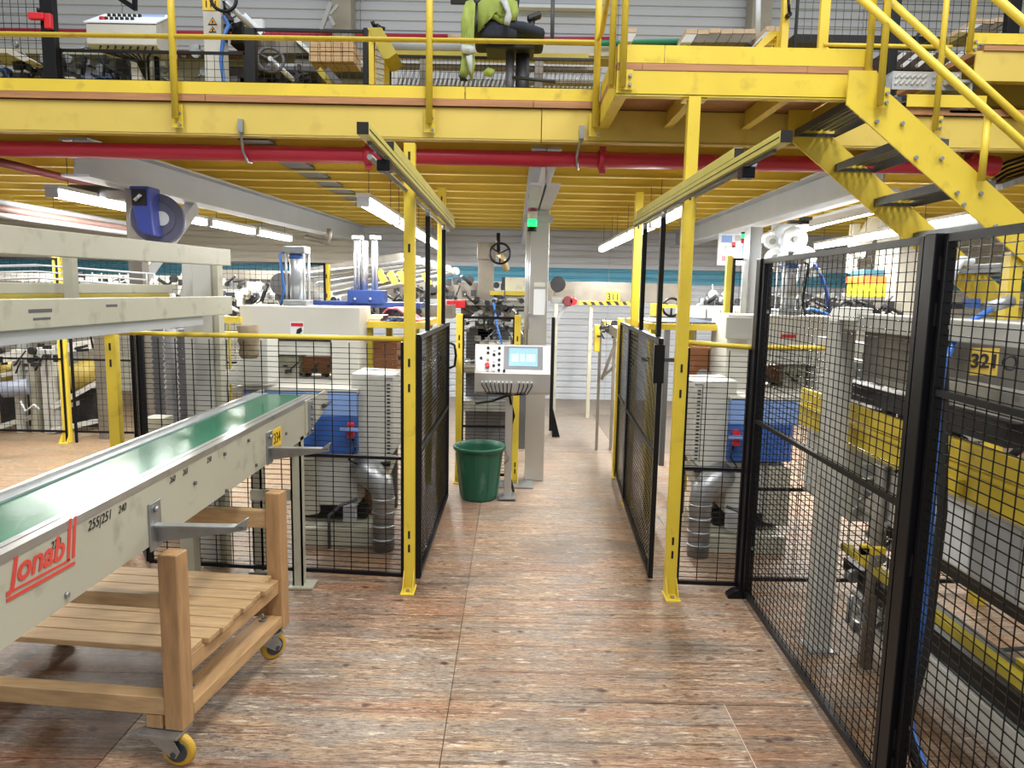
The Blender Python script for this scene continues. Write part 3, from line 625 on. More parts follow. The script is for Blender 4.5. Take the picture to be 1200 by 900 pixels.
# ================================================================ CONVEYOR
CX0, CX1, CZ0, CZ1 = -1.53, -1.17, .855, 1.075
t = thing('belt_conveyor', 'long conveyor with glossy green belt and beige side frame at the left', 'conveyor', (-1.35, 2.5, 0)); conv = t
part('side_frame', MB().box(CX1-.012, CX1, .6, 4.08, CZ0, CZ1), BEI, t)
part('side_frame', MB().box(CX0, CX0+.012, .6, 4.15, CZ0, CZ1), BEI, t)
part('cross_bed', MB().box(CX0+.013, CX1-.013, .6, 4.1, CZ0+.06, CZ1-.03), GDK, t)
part('belt', MB().box(CX0+.05, CX1-.055, .6, 4.2, CZ1-.028, CZ1-.012), BELT, t)
part('belt_return', MB().box(CX0+.05, CX1-.055, .6, 4.2, CZ0+.02, CZ0+.03), BELT, t)
part('grey_slide', MB().box(CX1-.075, CX1-.0545, .6, 4.2, CZ1-.02, CZ1-.008), mat('slide_grey', '#8d9396', .35), t); part('guide_strip', MB().box(CX1-.054, CX1+.002, .6, 4.2, CZ1-.02, CZ1+.002), ALU, t); part('guide_strip', MB().box(CX0-.002, CX0+.016, .6, 4.3, CZ1-.02, CZ1+.004), ALU, t); part('grey_slide', MB().box(CX0+.0165, CX0+.055, .6, 4.25, CZ1-.02, CZ1-.006), mat('slide_grey', '#8d9396', .35), t)
part('seam', MB().box(CX1-.032, CX1-.029, .6, 4.2, CZ1+.002, CZ1+.0025), INK, t)
ep = part('end_plate', MB().prism([(3.96, CZ0+.02), (4.2, CZ0+.06), (4.42, CZ0+.1), (4.44, CZ0+.16), (4.42, CZ1-.005), (3.96, CZ1-.01)], 'x', CX1+.001, CX1+.008), BEI, t)
part('mounting_strip', MB().box(CX1+.009, CX1+.015, 4.0, 4.09, CZ0+.01, CZ1-.02), ZNC, ep)
for zz in (.03, .1, .17): part('bolt', MB().tube([(CX1+.015, 4.045, CZ0+zz), (CX1+.024, 4.045, CZ0+zz)], .009, 6), ZNC, ep)
part('tensioner', MB().tube([(CX1+.015, 4.28, CZ0+.13), (CX1+.02, 4.46, CZ0+.13)], .008, 8).tube([(CX1+.018, 4.3, CZ0+.13), (CX1+.02, 4.36, CZ0+.13)], .014, 6), GDK, ep)
part('end_roller', MB().tube([(CX0+.02, 4.24, CZ1-.06), (CX1-.01, 4.24, CZ1-.06)], .045, 20), GDK, t)
for (x, y, lb) in ((-1.2, 3.87, 0), (-1.5, 4.08, 0), (-1.2, 1.2, 0), (-1.5, 1.2, 0)):
    lg = part('leg', MB().box(x-.03, x+.03, y, y+.01, .01, CZ0+.02).box(x+.02, x+.03, y, y+.06, .01, CZ0+.02).box(x-.03, x-.02, y, y+.06, .01, CZ0+.02), BEI, t)
    part('foot', MB().box(x-.05, x+.09, y-.03, y+.09, .002, .012), BEI, lg)
part('cross_brace', MB().box(-1.47, -1.21, 3.9, 3.92, .5, .56), BEI, t)
part('black_clamp', MB().box(-1.53, -1.47, 4.0, 4.03, CZ0-.12, CZ0-.01), BLK, t)
def arm(y, L, lab, z):
    a_ = part('support_arm', MB().prism([(CX1+.006, z), (CX1+.006, z-.06), (CX1+.12, z-.045), (CX1+L, z-.015), (CX1+L, z)], 'y', y, y+.006).box(CX1+.006, CX1+L, y-.03, y+.006, z, z+.005).prism([(CX1+L-.03, z+.005), (CX1+L, z), (CX1+L+.01, z+.03), (CX1+L+.005, z+.03)], 'y', y-.03, y), ZNC, t)
    part('slotted_plate', MB().box(CX1+.001, CX1+.007, y-.045, y+.03, z-.08, z+.08), ZNC, a_, .002)
    part('bolt', MB().tube([(CX1+.007, y-.01, z+.055), (CX1+.02, y-.01, z+.055)], .012, 6), ZNC, a_)
arm(2.264, .302, '', .916); arm(3.37, .29, '', .93)
def side_pt(px, py):
    v = rt*((px-600)/F) - up*((py-450)/F) + fw; return CAM+v*((CX1+.0015)/v.x)
def side_text(name, s, p0, p1, h, mt, shear=0., sx=1., offs=0.):
    return text(name, s, ((p0+p1)/2), YA, ZA, h, mt, t, shear, .0008, sx, offs)
c_ = side_pt(324, 513); sgn = part('number_plate', MB().box(CX1+.001, CX1+.004, c_.y-.065, c_.y+.065, c_.z-.045, c_.z+.045), SGN, t)
text('digits', '334', (CX1+.005, c_.y, c_.z), YA, ZA, .075, INK, sgn, 0, .0005, .9)
lg_a, lg_b = side_pt(8, 695), side_pt(90, 645)
LM = (lg_a+lg_b)/2; Ll = (lg_b-lg_a).length
def ybar(y0, z0_, y1, z1_, wd): return MB().prism([(y0, z0_), (y1, z1_), (y1, z1_+wd), (y0, z0_+wd)], 'x', CX1+.001, CX1+.0022)
lb0 = side_pt(8, 706); lb1 = side_pt(88, 661)
part('logo_line', ybar(lb0.y, lb0.z, lb1.y, lb1.z, .0085), REDI, t); part('logo_line', ybar(lb0.y+.005, lb0.z+.017, lb1.y-.02, lb1.z+.017, .006), REDI, t)
zc = side_pt(45, 655)
text('logo_letters', 'Jonab', (CX1+.0018, (lb0.y*.56+lb1.y*.44), (lb0.z+lb1.z)/2+.062), Vector((0, lb1.y-lb0.y, lb1.z-lb0.z)), ZA, .088, REDI, t, .28, .0005, 1.0*(lb1.y-lb0.y)*.86/.215, .002)
for yy in (0.012, .034):
    part('logo_stroke', MB().prism([(lb1.y-.045+yy, lb1.z+.02+.0), (lb1.y-.033+yy, lb1.z+.02), (lb1.y-.015+yy, lb1.z+.13), (lb1.y-.027+yy, lb1.z+.13)], 'x', CX1+.001, CX1+.0022), REDI, t)
for s, px, py, h in (('255|251', 117, 610, .04), ('240', 143, 596, .032), ('270', 65, 638, .03), ('260', 202, 562, .03), ('265', 217, 553, .03), ('250', 245, 539, .03)):
    q = side_pt(px, py); text('pencil_figures', s, (CX1+.0018, q.y, q.z), YA, ZA, h, INK, t, .3, .0004, .9)
for px, py in ((291, 516), (263, 532), (335, 508), (228, 566), (265, 575), (78, 697), (300, 545)):
    q = side_pt(px, py); part('bolt', MB().tube([(CX1, q.y, q.z), (CX1+.008, q.y, q.z)], .008, 6), GDK if px != 78 else ZNC, t)
# ================================================================ WOODEN TROLLEY
A = Vector((-1.165, 2.36, 0)); Bq = Vector((-1.06, 3.12, 0)); Cq = Vector((-2.22, 3.235, 0)); Dq = A+(Cq-Bq)
ty = (Bq-A).normalized(); tx = (A-Dq).normalized(); cart = thing('wooden_trolley', 'pine trolley with slatted deck on yellow castors under the conveyor', 'trolley', ((A+Cq)/2))
def cpost(p, z0_, z1_):
    part('upright', MB().bar(p+ZA*z0_, p+ZA*z1_, .07, .07, ty), PINV, cart, .004)
for i, p in enumerate((A, Bq, Cq, Dq)): cpost(p, .14, .785)
def rail_(p, q, z, h, th_, o=Vector((0, 0, 0)), mt=PIN, e=.036):
    d = (q-p).normalized(); return part('rail', MB().bar(p+d*e+o+ZA*z, q-d*e+o+ZA*z, th_, h), mt, cart, .003)
rail_(A, Bq, .35, .065, .045, mt=PINY); rail_(A, Bq, .185, .05, .11, -tx*.02, PINY); rail_(Dq, Cq, .35, .065, .045, mt=PINY); rail_(Dq, Cq, .185, .05, .11, mt=PINY)
rail_(Dq, A, .225, .065, .06); rail_(Cq, Bq, .225, .065, .045); rail_(Cq, Bq, .655, .08, .04); rail_(Dq, A, .605, .05, .03)
part('corner_block', MB().bar(A-tx*.075+ZA*.142, A-tx*.075+ZA*.19, .06, .06, ty), PINV, cart)
n = 8; W_ = (Bq-A).length-.09
for k in range(n):
    pt = W_/n; c0 = A+ty*(.045+k*pt+pt/2)+ZA*.3945
    e1 = -.012 if 0 < k < n-1 else .0
    if k == n-1: e1 = .04
    part('slat', MB().bar(c0+tx*(.03-e1+R_.uniform(-.012, .012)), c0-tx*(1.10+e1), pt-.005, .022), PIN, cart, .003)
def castor(p, rot, lab):
    Mx = Matrix.Translation(p) @ Matrix.Rotation(rot, 4, 'Z')
    fk = [(-.045, .12), (.05, .12), (.075, .075), (.06, .05), (.035, .055)]
    b_ = part('castor', MB().box(-.075, .075, -.05, .05, .128, .138).tube([(0, 0, .115), (0, 0, .128)], .045, 20).prism(fk, 'y', -.037, -.032).prism(fk, 'y', .032, .037).xf(Mx), ZNC, cart, .001)
    part('tyre', MB().torus((.05, 0, .0635), YA, .049, .0145, 32, 10).tube([(.05, -.014, .0635), (.05, .014, .0635)], .05, 28).xf(Mx), TYR, b_)
    part('hub', MB().tube([(.05, -.019, .0635), (.05, .019, .0635)], .040, 24).tube([(.05, -.039, .0635), (.05, .039, .0635)], .011, 8).xf(Mx), HUB, b_)
    part('brake_pedal', MB().bar((-.06, 0, .132), (-.13, 0, .105), .045, .006).bar((-.13, -.022, .107), (-.15, -.022, .085), .01, .006).xf(Mx), ZNC, b_)
castor(A+Vector((-.045, -.015, 0)), math.radians(-8), 1); castor(Bq+Vector((-.05, -.07, 0)), math.radians(50), 2)
castor(Cq+Vector((.06, -.05, 0)), 0, 3); castor(Dq+Vector((.06, .03, 0)), .5, 4)
q = A+ty*.12-tx*.03+ZA*.21; part('bolt', MB().tube([q, q+ZA*.03], .006, 6).tube([q, q+ZA*.008], .016, 12), ZNC, cart)
q = Bq-ty*.09-tx*.03+ZA*.21; part('bolt', MB().tube([q, q+ZA*.03], .006, 6).tube([q, q+ZA*.008], .016, 12), ZNC, cart)
# ================================================================ PRESS MACHINES (left, and its mirror at the right)
def PB(a, b, D0, D1, mb=None):            # box whose front face spans pixels a..b at depth D0
    p = at(a[0], a[1], D0); q = at(b[0], b[1], D0); c = at((a[0]+b[0])/2, a[1], D0); e = at((a[0]+b[0])/2, b[1], D0)
    x0 = at(a[0], (a[1]+b[1])/2, D0).x; x1 = at(b[0], (a[1]+b[1])/2, D0).x
    return (mb or MB()).box(min(x0, x1), max(x0, x1), D0, D1, min(c.z, e.z), max(c.z, e.z))
def FLG(a, b, zf, D0, D1):             # a leg from a pixel row down to a floor height
    x0, x1, zt = at(a[0], a[1], D0).x, at(b[0], a[1], D0).x, at(a[0], a[1], D0).z
    return MB().box(x0, x1, D0, D1, zf, zt)
def PP(pts, D0, D1):
    return MB().prism([(at(x, y, D0).x, at(x, y, D0).z) for x, y in pts], 'y', D0, D1)
def fittings(x0, x1, y0, y1, z0, z1, n, s=.03, seed=1):
    r = random.Random(seed); mb = MB()
    for i in range(n):
        c = Vector((r.uniform(x0, x1), r.uniform(y0, y1), r.uniform(z0, z1))); k = r.random()
        if k < .4: mb.cb(c, s*r.uniform(.5, 1.8), s*r.uniform(.5, 1.5), s*r.uniform(.5, 1.6))
        elif k < .7:
            d = Vector((r.uniform(-1, 1), r.uniform(-.4, .4), r.uniform(-1, 1))).normalized()*s*r.uniform(1, 2.6); mb.tube([c-d, c+d], s*r.uniform(.12, .4), 7)
        else: mb.tube([c-YA*s*.4, c+YA*s*.4], s*r.uniform(.4, .9), 12)
    return mb
def press(sd):
    def Mi(mb):
        if sd == 'left': return mb
        for v in mb.v: v.x = .42-v.x
        mb.f = [tuple(reversed(f)) for f in mb.f]; return mb
    cx = -1.45 if sd == 'left' else .42+1.45
    lab = 'pale press machine with blue front and standing cylinder behind the left fence' if sd == 'left' else 'pale press machine with blue front and standing cylinder behind the right fence'
    t = thing('press_machine', lab, 'press machine', (cx, 5.0, 0))
    def P(n, mb, m_, par=None, **k): return part(n, Mi(mb), m_, par or t, **k)
    hs = P('crosshead', PB((281, 359), (421, 396), 4.95, 5.35), CRM, bev=.006)
    P('side_leg', PB((388, 397), (421, 456), 4.95, 5.35), CRM, bev=.005)
    P('side_leg', PB((281, 397), (313, 456), 4.95, 5.35), CRM, bev=.005)
    P('apron', PB((314, 400), (387, 416), 4.98, 5.3), WHT, bev=.003)
    P('press_block', PB((325, 417), (350, 449), 5.1, 5.3), BEI, bev=.003)
    P('wooden_block', PB((351, 418), (387, 437), 5.2, 5.32), BRN)
    P('fittings', fittings(-1.72, -1.25, 5.05, 5.3, 1.06, 1.14, 26, .025, 3), DKM, kind='stuff')
    P('table_top', MB().box(-1.82, -1.0, 4.56, 5.4, 1.03, 1.05), CRM)
    P('front_panel', PB((285, 458), (418, 487), 4.56, 5.2), BLL)
    P('front_panel', PB((345, 487.4), (418, 531), 4.56, 5.2), BLU)
    P('base_housing', PB((352, 533), (419, 592), 4.6, 5.2), WHT, bev=.005)
    P('skirt', PP([(345, 538), (370, 538), (373, 602), (345, 606)], 4.53, 4.58), BEI)
    P('gap_shade', PB((352, 593), (430, 606), 4.75, 5.1), INK)  # ink-dark block stands for the shade in the gap under the housing
    P('base_plate', MB().box(-1.42, -.9, 4.55, 5.2, .0, .12), BEI, bev=.004)
    P('socket_box', PB((402, 594), (416, 612), 4.54, 4.6), GRY)
    # door box at the aisle side
    d_ = P('door_box', MB().prism([(-1.06, .63), (-1.0, .55), (-.84, .55), (-.78, .62), (-.78, 1.14), (-1.06, 1.15)], 'y', 4.62, 5.0), WHT, bev=.012)
    P('door_seam', MB().box(-.835, -.831, 4.617, 4.62, .6, 1.12).box(-.83, -.78, 4.617, 4.62, 1.118, 1.121), INK, d_)
    vt = MB()
    for i in range(20): vt.box(-.822, -.80, 4.616, 4.619, .62+i*.024, .628+i*.024)
    P('vent_slots', vt, INK, d_, kind='stuff')
    P('chute', MB().prism([(-1.04, .56), (-.8, .53), (-.86, .38), (-.98, .36), (-1.04, .42)], 'y', 4.66, 4.95), CRM, bev=.01)
    P('dark_hinge', MB().box(-1.0, -.8, 4.6, 4.64, .535, .56), BLK)
    e_ = P('switch', MB().box(-1.06, -1.02, 4.5, 4.55, .74, .84), RDB, bev=.006)
    P('switch_arm', MB().box(-1.1, -.98, 4.48, 4.5, .79, .81), BLL, e_)
    P('cable', MB().tube([(-1.03, 4.54, .73), (-1.01, 4.52, .66), (-1.05, 4.5, .6), (-.98, 4.54, .55)], .007, 6), BLK)
    el = P('exhaust_duct', MB().tube([(-1.0, 4.62, .52), (-.92, 4.55, .5), (-.84, 4.5, .44), (-.825, 4.5, .36), (-.825, 4.5, .0)], .075, 20, rs=[.09, .095, .085, .072, .07]), ZNC)
    for z in (.08, .17, .26, .35): P('clamp_ring', MB().torus((-.825, 4.5, z), ZA, .071, .006), CHR, el)
    P('drain_pipe', MB().tube([(-1.17, 4.45, .02), (-1.17, 4.45, .24), (-1.1, 4.48, .3), (-1.0, 4.52, .33)], .011, 8), GDK)
    P('wood_block', MB().box(-1.02, -.9, 4.85, 4.95, .12, .34), BRN)
    # cylinder
    c = Vector((at(349, 330, 5.15).x, 5.15, 0)); z0, z1 = at(349, 356, 5.15).z, at(349, 296, 5.15).z
    cy = P('cylinder', MB().tube([(c.x, c.y, z0+.02), (c.x, c.y, z1)], .055, 28), CHR)
    P('cylinder_cap', MB().box(c.x-.075, c.x+.075, c.y-.075, c.y+.075, z1-.01, z1+.045), ZNC, cy, bev=.01)
    P('blue_ring', MB().tube([(c.x, c.y, z1-.045), (c.x, c.y, z1-.012)], .057, 28), BLU, cy)
    P('cylinder_base', MB().box(c.x-.085, c.x+.085, c.y-.085, c.y+.085, z0-.01, z0+.03), ZNC, cy, bev=.006)
    for i, dx in enumerate((-.062, .062)):
        for dy in (-.062, .062): P('tie_bar', MB().tube([(c.x+dx, c.y+dy, z0+.03), (c.x+dx, c.y+dy, z1)], .009, 8), CHR, cy)
    P('air_hose', MB().tube([(c.x-.07, c.y-.05, z1), (c.x-.1, c.y-.08, z1-.02), (c.x-.085, c.y-.08, z0+.2), (c.x-.07, c.y-.09, z0+.1), (c.x-.11, c.y-.05, z0-.01)], .009, 8), HSE if sd == 'left' else BLK, cy)
    # casting with nozzle at the outer side
    if sd == 'left':
        k_ = P('nozzle_casting', PP([(263, 449), (288, 452), (314, 450), (313, 396), (300, 396), (282, 420), (266, 437)], 4.5, 4.72), WHT, bev=.008)
        q = at(257, 441, 4.6); P('nozzle', MB().tube([q-XA*.12, q+XA*.06], .045, 20), CRM, k_); P('black_ring', MB().tube([q-XA*.01, q+XA*.02], .052, 20), BLK, k_)
        for (a_, b_) in (((250, 371), (281, 378)), ((250, 389), (279, 394))): P('yellow_ledge', PB(a_, b_, 4.85, 4.9), YEL)
        for i in range(4): P('guard_rod', PB((253+i*5, 379), (255+i*5, 470), 5.3, 5.32), (YEL, BLK, ZNC, YDK)[i])
        s_ = PB((340, 377.5), (356, 392), 4.944, 4.949)
    else:
        s_ = None
        q = at(925, 394, 4.94); s2 = part('warning_plate', MB().box(q.x-.05, q.x+.05, 4.943, 4.948, q.z-.012, q.z+.012), RDB, t)
    if s_:
        w_ = part('warning_plate', s_, PAP, hs); a1 = at(348, 380, 4.94)
        part('red_header', PB((341, 378.5), (355, 382.5), 4.942, 4.9435), RDB, w_)
        part('pictogram', PP([(347, 391), (348, 386), (353, 383.5), (354, 388), (351, 391)], 4.941, 4.9435), INK, w_)
    return t
press('left'); press('right')
q = at(290, 400, 4.12)
solo('dusty_cup', 'dusty brown crumpled cup slipped over the left fence tube', 'cup', MB().lathe((q.x, 4.14, at(290, 420, 4.12).z), [(0, 0), (.045, 0), (.058, .03), (.05, .07), (.062, .1), (.055, .14), (.066, .19), (.06, .19), (.05, .14), (.05, .04), (0, .03)], 20), RST)
# ---- outfeed tables of the presses
def table(sd):
    l = sd == 'left'
    if l: x0, x1, yy = (421, 486), 376, 5.2
    X0, X1 = (at(421, 380, 5.2).x, -.66) if l else (at(757, 384, 5.3).x, at(852, 384, 5.3).x)
    z = at(450, 377, 5.2).z if l else at(800, 379, 5.3).z
    t = thing('outfeed_table', f'yellow edged table beside the {sd} press, '+('piled with boards and blue plate' if l else 'with dark slatted top'), 'table', ((X0+X1)/2, 5.5, 0))
    part('edge_rail', MB().box(X0, X1, 5.2, 5.23, z-.045, z), YEL, t)
    part('edge_rail', MB().box(X0, X1, 6.2, 6.23, z-.045, z), YEL, t)
    part('end_rail', MB().box(X1-.03 if l else X0, X1 if l else X0+.03, 5.235, 6.195, z-.045, z), YEL, t)
    for x in (X0+.06, X1-.06):
        part('leg', MB().box(x-.025, x+.025, 5.24, 5.29, 0, z-.05), YDK, t); part('leg', MB().box(x-.025, x+.025, 6.1, 6.15, 0, z-.05), YDK, t)
    if l:
        part('top_plate', MB().box(X0, X1-.04, 5.24, 6.18, z-.012, z-.002), NAV, t)
    else:
        n = 9
        for i in range(n): part('slat', MB().box(X0+.035+i*(X1-X0-.07)/n, X0+.035+(i+.86)*(X1-X0-.07)/n, 5.24, 6.18, z-.01, z+.012), mat('slate_blue', '#4A5366', .35, 0, .1), t)
    part('crossbar', MB().box(X0, X1, 5.4, 5.43, z-.3, z-.27), GDK, t)
    return z
zt_ = table('left'); zr_ = table('right')
solo('offcut_boards', 'pile of pale wooden offcuts on the left outfeed table', 'wood pieces', MB().box(-1.1, -.98, 5.25, 5.6, zt_+.001, zt_+.02).box(-1.08, -.97, 5.3, 5.55, zt_+.021, zt_+.04), PLK)
sh = MB(); pr = [(-.97, zt_+.06), (-.93, zt_+.10), (-.86, zt_+.10), (-.8, zt_+.06), (-.74, zt_+.02), (-.70, zt_+.012)]
for a_, b_ in zip(pr[:-1], pr[1:]): sh.add([(a_[0], 5.26, a_[1]), (b_[0], 5.26, b_[1]), (b_[0]+.02, 5.6, b_[1]), (a_[0]+.02, 5.6, a_[1]), (a_[0], 5.26, a_[1]-.012), (b_[0], 5.26, b_[1]-.012), (b_[0]+.02, 5.6, b_[1]-.012), (a_[0]+.02, 5.6, a_[1]-.012)], [(0, 1, 2, 3), (4, 7, 6, 5), (0, 4, 5, 1), (2, 6, 7, 3), (0, 3, 7, 4), (1, 5, 6, 2)])
solo('red_sheet', 'curled pinkish red sheet lying on the left outfeed table', 'sheet', sh, SHT)
t = thing('clamp_unit', 'dark blue clamp unit with chrome guide rods above the left outfeed table', 'clamp unit', (-1.1, 5.7, 1.5))
part('base_plate', PB((368, 354), (492, 360.5), 5.66, 6.12), NAV, t)
part('block', PB((407, 340), (449, 356), 5.65, 5.85), NAV, t, .004); part('support', FLG((400, 360), (410, 360), 0, 6.0, 6.1), GDK, t)
for a_, b_, y_ in ((415, 417.5, 278), (419.5, 422, 278), (436, 438.5, 278), (440, 442, 278)): part('guide_rod', MB().tube([at((a_+b_)/2, 342, 5.75), at((a_+b_)/2, y_, 5.75)], .013, 10), CHR, t)
part('piston', MB().tube([at(427, 342, 5.75), at(427, 300, 5.75)], .03, 16), ZNC, t)
for x_ in (418, 439): part('rod_head', PB((x_-6, 276), (x_+6, 280), 5.72, 5.78), CRM, t)
part('bracket', PB((424, 282), (430, 300), 5.76, 5.8), CRM, t)
for x_ in (416, 434): part('bolt', MB().tube([at(x_, 350, 5.65), at(x_, 350, 5.63)], .01, 6), CHR, t)
t = thing('wooden_box', 'brown wooden box under the right outfeed table', 'box', (1.5, 5.5, .9))
part('body', PB((803, 408), (848, 447), 5.35, 5.7), BRN, t, .003); part('drain_fitting', MB().tube([at(824, 440, 5.34), at(824, 440, 5.3)], .05, 16), ZNC, t)
for x_ in (806, 845): part('leg', FLG((x_-3, 447), (x_+3, 590), 0, 5.4, 5.45), GDK, t)
t = thing('wooden_box', 'brown wooden box under the left outfeed table', 'box', (-.9, 5.5, .9))
part('body', PB((425, 402), (465, 435), 5.35, 5.7), BRN, t, .003)
for x_ in (428, 462): part('leg', FLG((x_-3, 435), (x_+3, 586), 0, 5.4, 5.45), GDK, t)
solo('slanted_plate', 'plain light grey plate in front of the right press, beside the black fence post', 'plate', PB((851, 372), (881, 397), 4.85, 4.9), WHT, bev=.003)
# ================================================================ FEED RACK AT THE LEFT
t = thing('feed_rack', 'beige feed rack of long rails on white square legs at the left', 'rack', (-1.7, 3.5, 0))
part('leg', MB().box(-1.86, -1.755, 4.14, 4.245, 0, 1.86), WHT, t, .004)
part('side_strip', MB().box(-1.752, -1.72, 4.16, 4.235, 0.0, 1.84), BEI, t)
zA = lambda px, py, D: at(px, py, D).z
def rail2(x, y0, y1, za0, za1, zb0, zb1, w_, nm, mt=BEI):
    return part(nm, MB().add([(x-w_, y0, za0), (x, y0, za0), (x, y1, zb0), (x-w_, y1, zb0), (x-w_, y0, za1), (x, y0, za1), (x, y1, zb1), (x-w_, y1, zb1)], [(0,3,2,1),(4,5,6,7),(0,1,5,4),(1,2,6,5),(2,3,7,6),(3,0,4,7)]), mt, t, .003)
rail2(-1.6, 1.2, 4.06, 1.772, 1.862, 1.815, 1.905, .06, 'upper_rail')
rail2(-1.6, 1.2, 4.06, 1.545, 1.645, 1.545, 1.645, .06, 'lower_rail')
part('lower_lip', MB().box(-1.66, -1.612, 1.2, 3.7, 1.50, 1.544), GRY, t)
rail2(-1.95, 1.4, 4.09, 1.655, 1.695, 1.655, 1.702, .04, 'inner_rail')
rail2(-1.948, 1.4, 4.05, 1.628, 1.654, 1.628, 1.654, .03, 'yellow_ruler', YDK)
part('post', MB().box(-1.9, -1.86, 3.02, 3.06, 1.55, 1.86), BEI, t)
part('post', MB().box(-1.99, -1.93, 4.3, 4.35, 0, 1.9), WHT, t)
for y_ in (2.75, 3.15, 3.75): part('cross_tie', MB().box(-1.94, -1.66, y_, y_+.04, 1.56, 1.59), BEI, t)
part('scale_marks', MB().box(-1.5995, -1.599, 2.35, 2.47, 1.60, 1.612).box(-1.5995, -1.599, 2.37, 2.46, 1.575, 1.583).box(-1.5995, -1.599, 2.8, 2.88, 1.61, 1.62), GDK, t, kind='stuff')
part('slotted_bracket', MB().box(-1.6, -1.59, 2.1, 2.19, 1.49, 1.6), ZNC, t)
part('support_leg', MB().box(-1.86, -1.76, 4.26, 4.3, 0, .4), WHT, t)
solo('beige_leg', 'short beige square leg on the floor behind the trolley', 'support leg', MB().box(-1.88, -1.8, 3.9, 3.98, 0, .86), BEI, bev=.003)
t = thing('wire_tray', 'white wire cable tray behind the beige rails at the left', 'cable tray', (-3, 4.55, 1.72))
tb = at(172, 328, 4.5).x
for z_, y_ in ((1.72, 4.5), (1.76, 4.5), (1.80, 4.5), (1.72, 4.6), (1.80, 4.6), (1.72, 4.55)): part('long_wire', MB().tube([(-5, y_-.1, z_-.02), (-3.4, y_-.06, z_-.01), (-3.0, y_, z_+.01), (tb, y_, z_-.03)], .0055, 6), PAP, t)
for i in range(14): part('cross_wire', MB().tube([(tb-i*.17, 4.5, 1.77+.0), (tb-i*.17, 4.5, 1.69), (tb-i*.17, 4.6, 1.69), (tb-i*.17, 4.6, 1.77)], .0045, 5), PAP, t)
# ---- column with hose reel, ribbed duct
t = thing('steel_column', 'dark grey column behind the hose reel at the left', 'column', (-2.88, 5.45, 0))
part('shaft', MB().box(at(148, 260, 5.4).x, at(164, 260, 5.4).x, 5.4, 5.5, 0, 2.40), GDK if 0 else MDM, t)
part('knee_brace', MB().bar((-2.80, 6.3, 2.38), (-2.87, 5.5, 1.75), .09, .1), GRY, t, label='light grey knee brace')
part('cross_arm', MB().bar((-3.05, 5.45, 2.36), (-2.7, 5.45, 2.36), .06, .06), MDM, t)
t = thing('hose_reel', 'blue and violet grey wall hose reel hanging on the dark left column', 'hose reel', at(180, 255, 5.3))
c = at(184, 256, 5.12)
drum = part('drum', MB().tube([c-YA*.0+XA*.0, c+YA*.14], .175, 36).xf(Matrix.Translation(c) @ Matrix.Rotation(math.radians(18), 4, 'Z') @ Matrix.Translation(-c)), REEL, t, .008)
part('face_ring', MB().tube([c-YA*.012, c], .12, 32).xf(Matrix.Translation(c) @ Matrix.Rotation(math.radians(18), 4, 'Z') @ Matrix.Translation(-c)), REEL, drum, .004)
part('hub_disc', MB().tube([c-YA*.022+XA*.03, c-YA*.012+XA*.03], .05, 24).xf(Matrix.Translation(c) @ Matrix.Rotation(math.radians(18), 4, 'Z') @ Matrix.Translation(-c)), PAP, drum)
q = at(160, 250, 5.05)
part('housing', MB().prism([(q.x-.02, q.z+.18), (q.x+.12, q.z+.18), (q.x+.13, q.z-.02), (q.x+.14, q.z-.16), (q.x+.03, q.z-.13), (q.x-.0, q.z+.03)], 'y', 5.0, 5.16), BLUR, t, .012); part('wall_bracket', MB().box(at(156, 250, 5.3).x, at(170, 250, 5.3).x, 5.26, 5.398, c.z-.05, c.z+.05), GDK, t)
part('hose_mouth', MB().box(q.x+.0, q.x+.1, 4.994, 5.001, q.z+.05, q.z+.16), INK, t); part('hose_end', MB().tube([(q.x+.03, 4.98, q.z+.08), (q.x+.07, 4.98, q.z+.12)], .012, 8), CHR, t)
solo('ribbed_duct', 'dark grey ribbed duct lying under the left steel beam', 'duct', MB().tube([at(80, 223, 5.6), at(84, 223, 5.6), at(155, 226, 5.6), at(158, 226, 5.6)], .045, 16, rs=[.03, .045, .045, .03]), GDK)
for i, (px, D) in enumerate(((172, 5.6), (186, 5.3), (201, 5.1), (216, 4.95))):
    x = at(px, 440, D).x; pts = []; rs = []
    for k in range(60): pts.append((x, D, .05+k*.022)); rs.append(.045 if k % 2 else .034)
    pts += [(x, D, 1.4)]; rs += [.04]
    solo('ribbed_hose', f'upright grey ribbed hose behind the short yellow post, {ORD[i]} from the left', 'hose', MB().tube(pts, .04, 12, rs=rs), mat('ribbed_grey', '#8a8c8f', .4, .3, .2, 8) if i % 2 == 0 else GDK)
solo('small_bucket', 'small grey box standing behind the belt conveyor near the ribbed hoses', 'box', FLG((167, 490), (191, 512), 0, 4.7, 4.85), BEI, bev=.004)
# ---- dim brown pipes, conduit under the mezzanine
for i, (a_, b_, r_, m_, lb) in enumerate([((0, 190), (175, 232), .03, DRD, 'dark red sprinkler branch pipe running back at the upper left'),
    ((0, 237), (150, 262), .022, GRY, 'upper grey conduit above the beige rack at the far left'), ((0, 245), (150, 268), .028, mat('brown_pipe', '#8b6a60'), 'brown pipe between two grey conduits at the far left'),
    ((0, 252), (150, 273), .022, GRY, 'lower grey conduit above the beige rack at the far left')]):
    p = at(*a_, 5.0); q = at(*b_, 7.0 if i else 8.0)
    solo('pipe', lb, 'pipe', MB().tube([p+(p-q)*.3, q], r_, 12), m_)
solo('pipe', 'grey bent pipe beside the tube lights above the left press', 'pipe', MB().tube([at(358, 278, 6.6), at(385, 284, 6.6), at(386, 277, 6.6), at(386, 268, 6.6)], .025, 10), MDM)
tr_ = thing('cable_tray', 'stepped grey cable tray hidden among the yellow joists, left of the aisle', 'cable tray', (-1.74, 6.5, 2.68))
part('tray', MB().box(-1.86, -1.66, 4.9, 9.5, 2.67, 2.69), GDK, tr_)
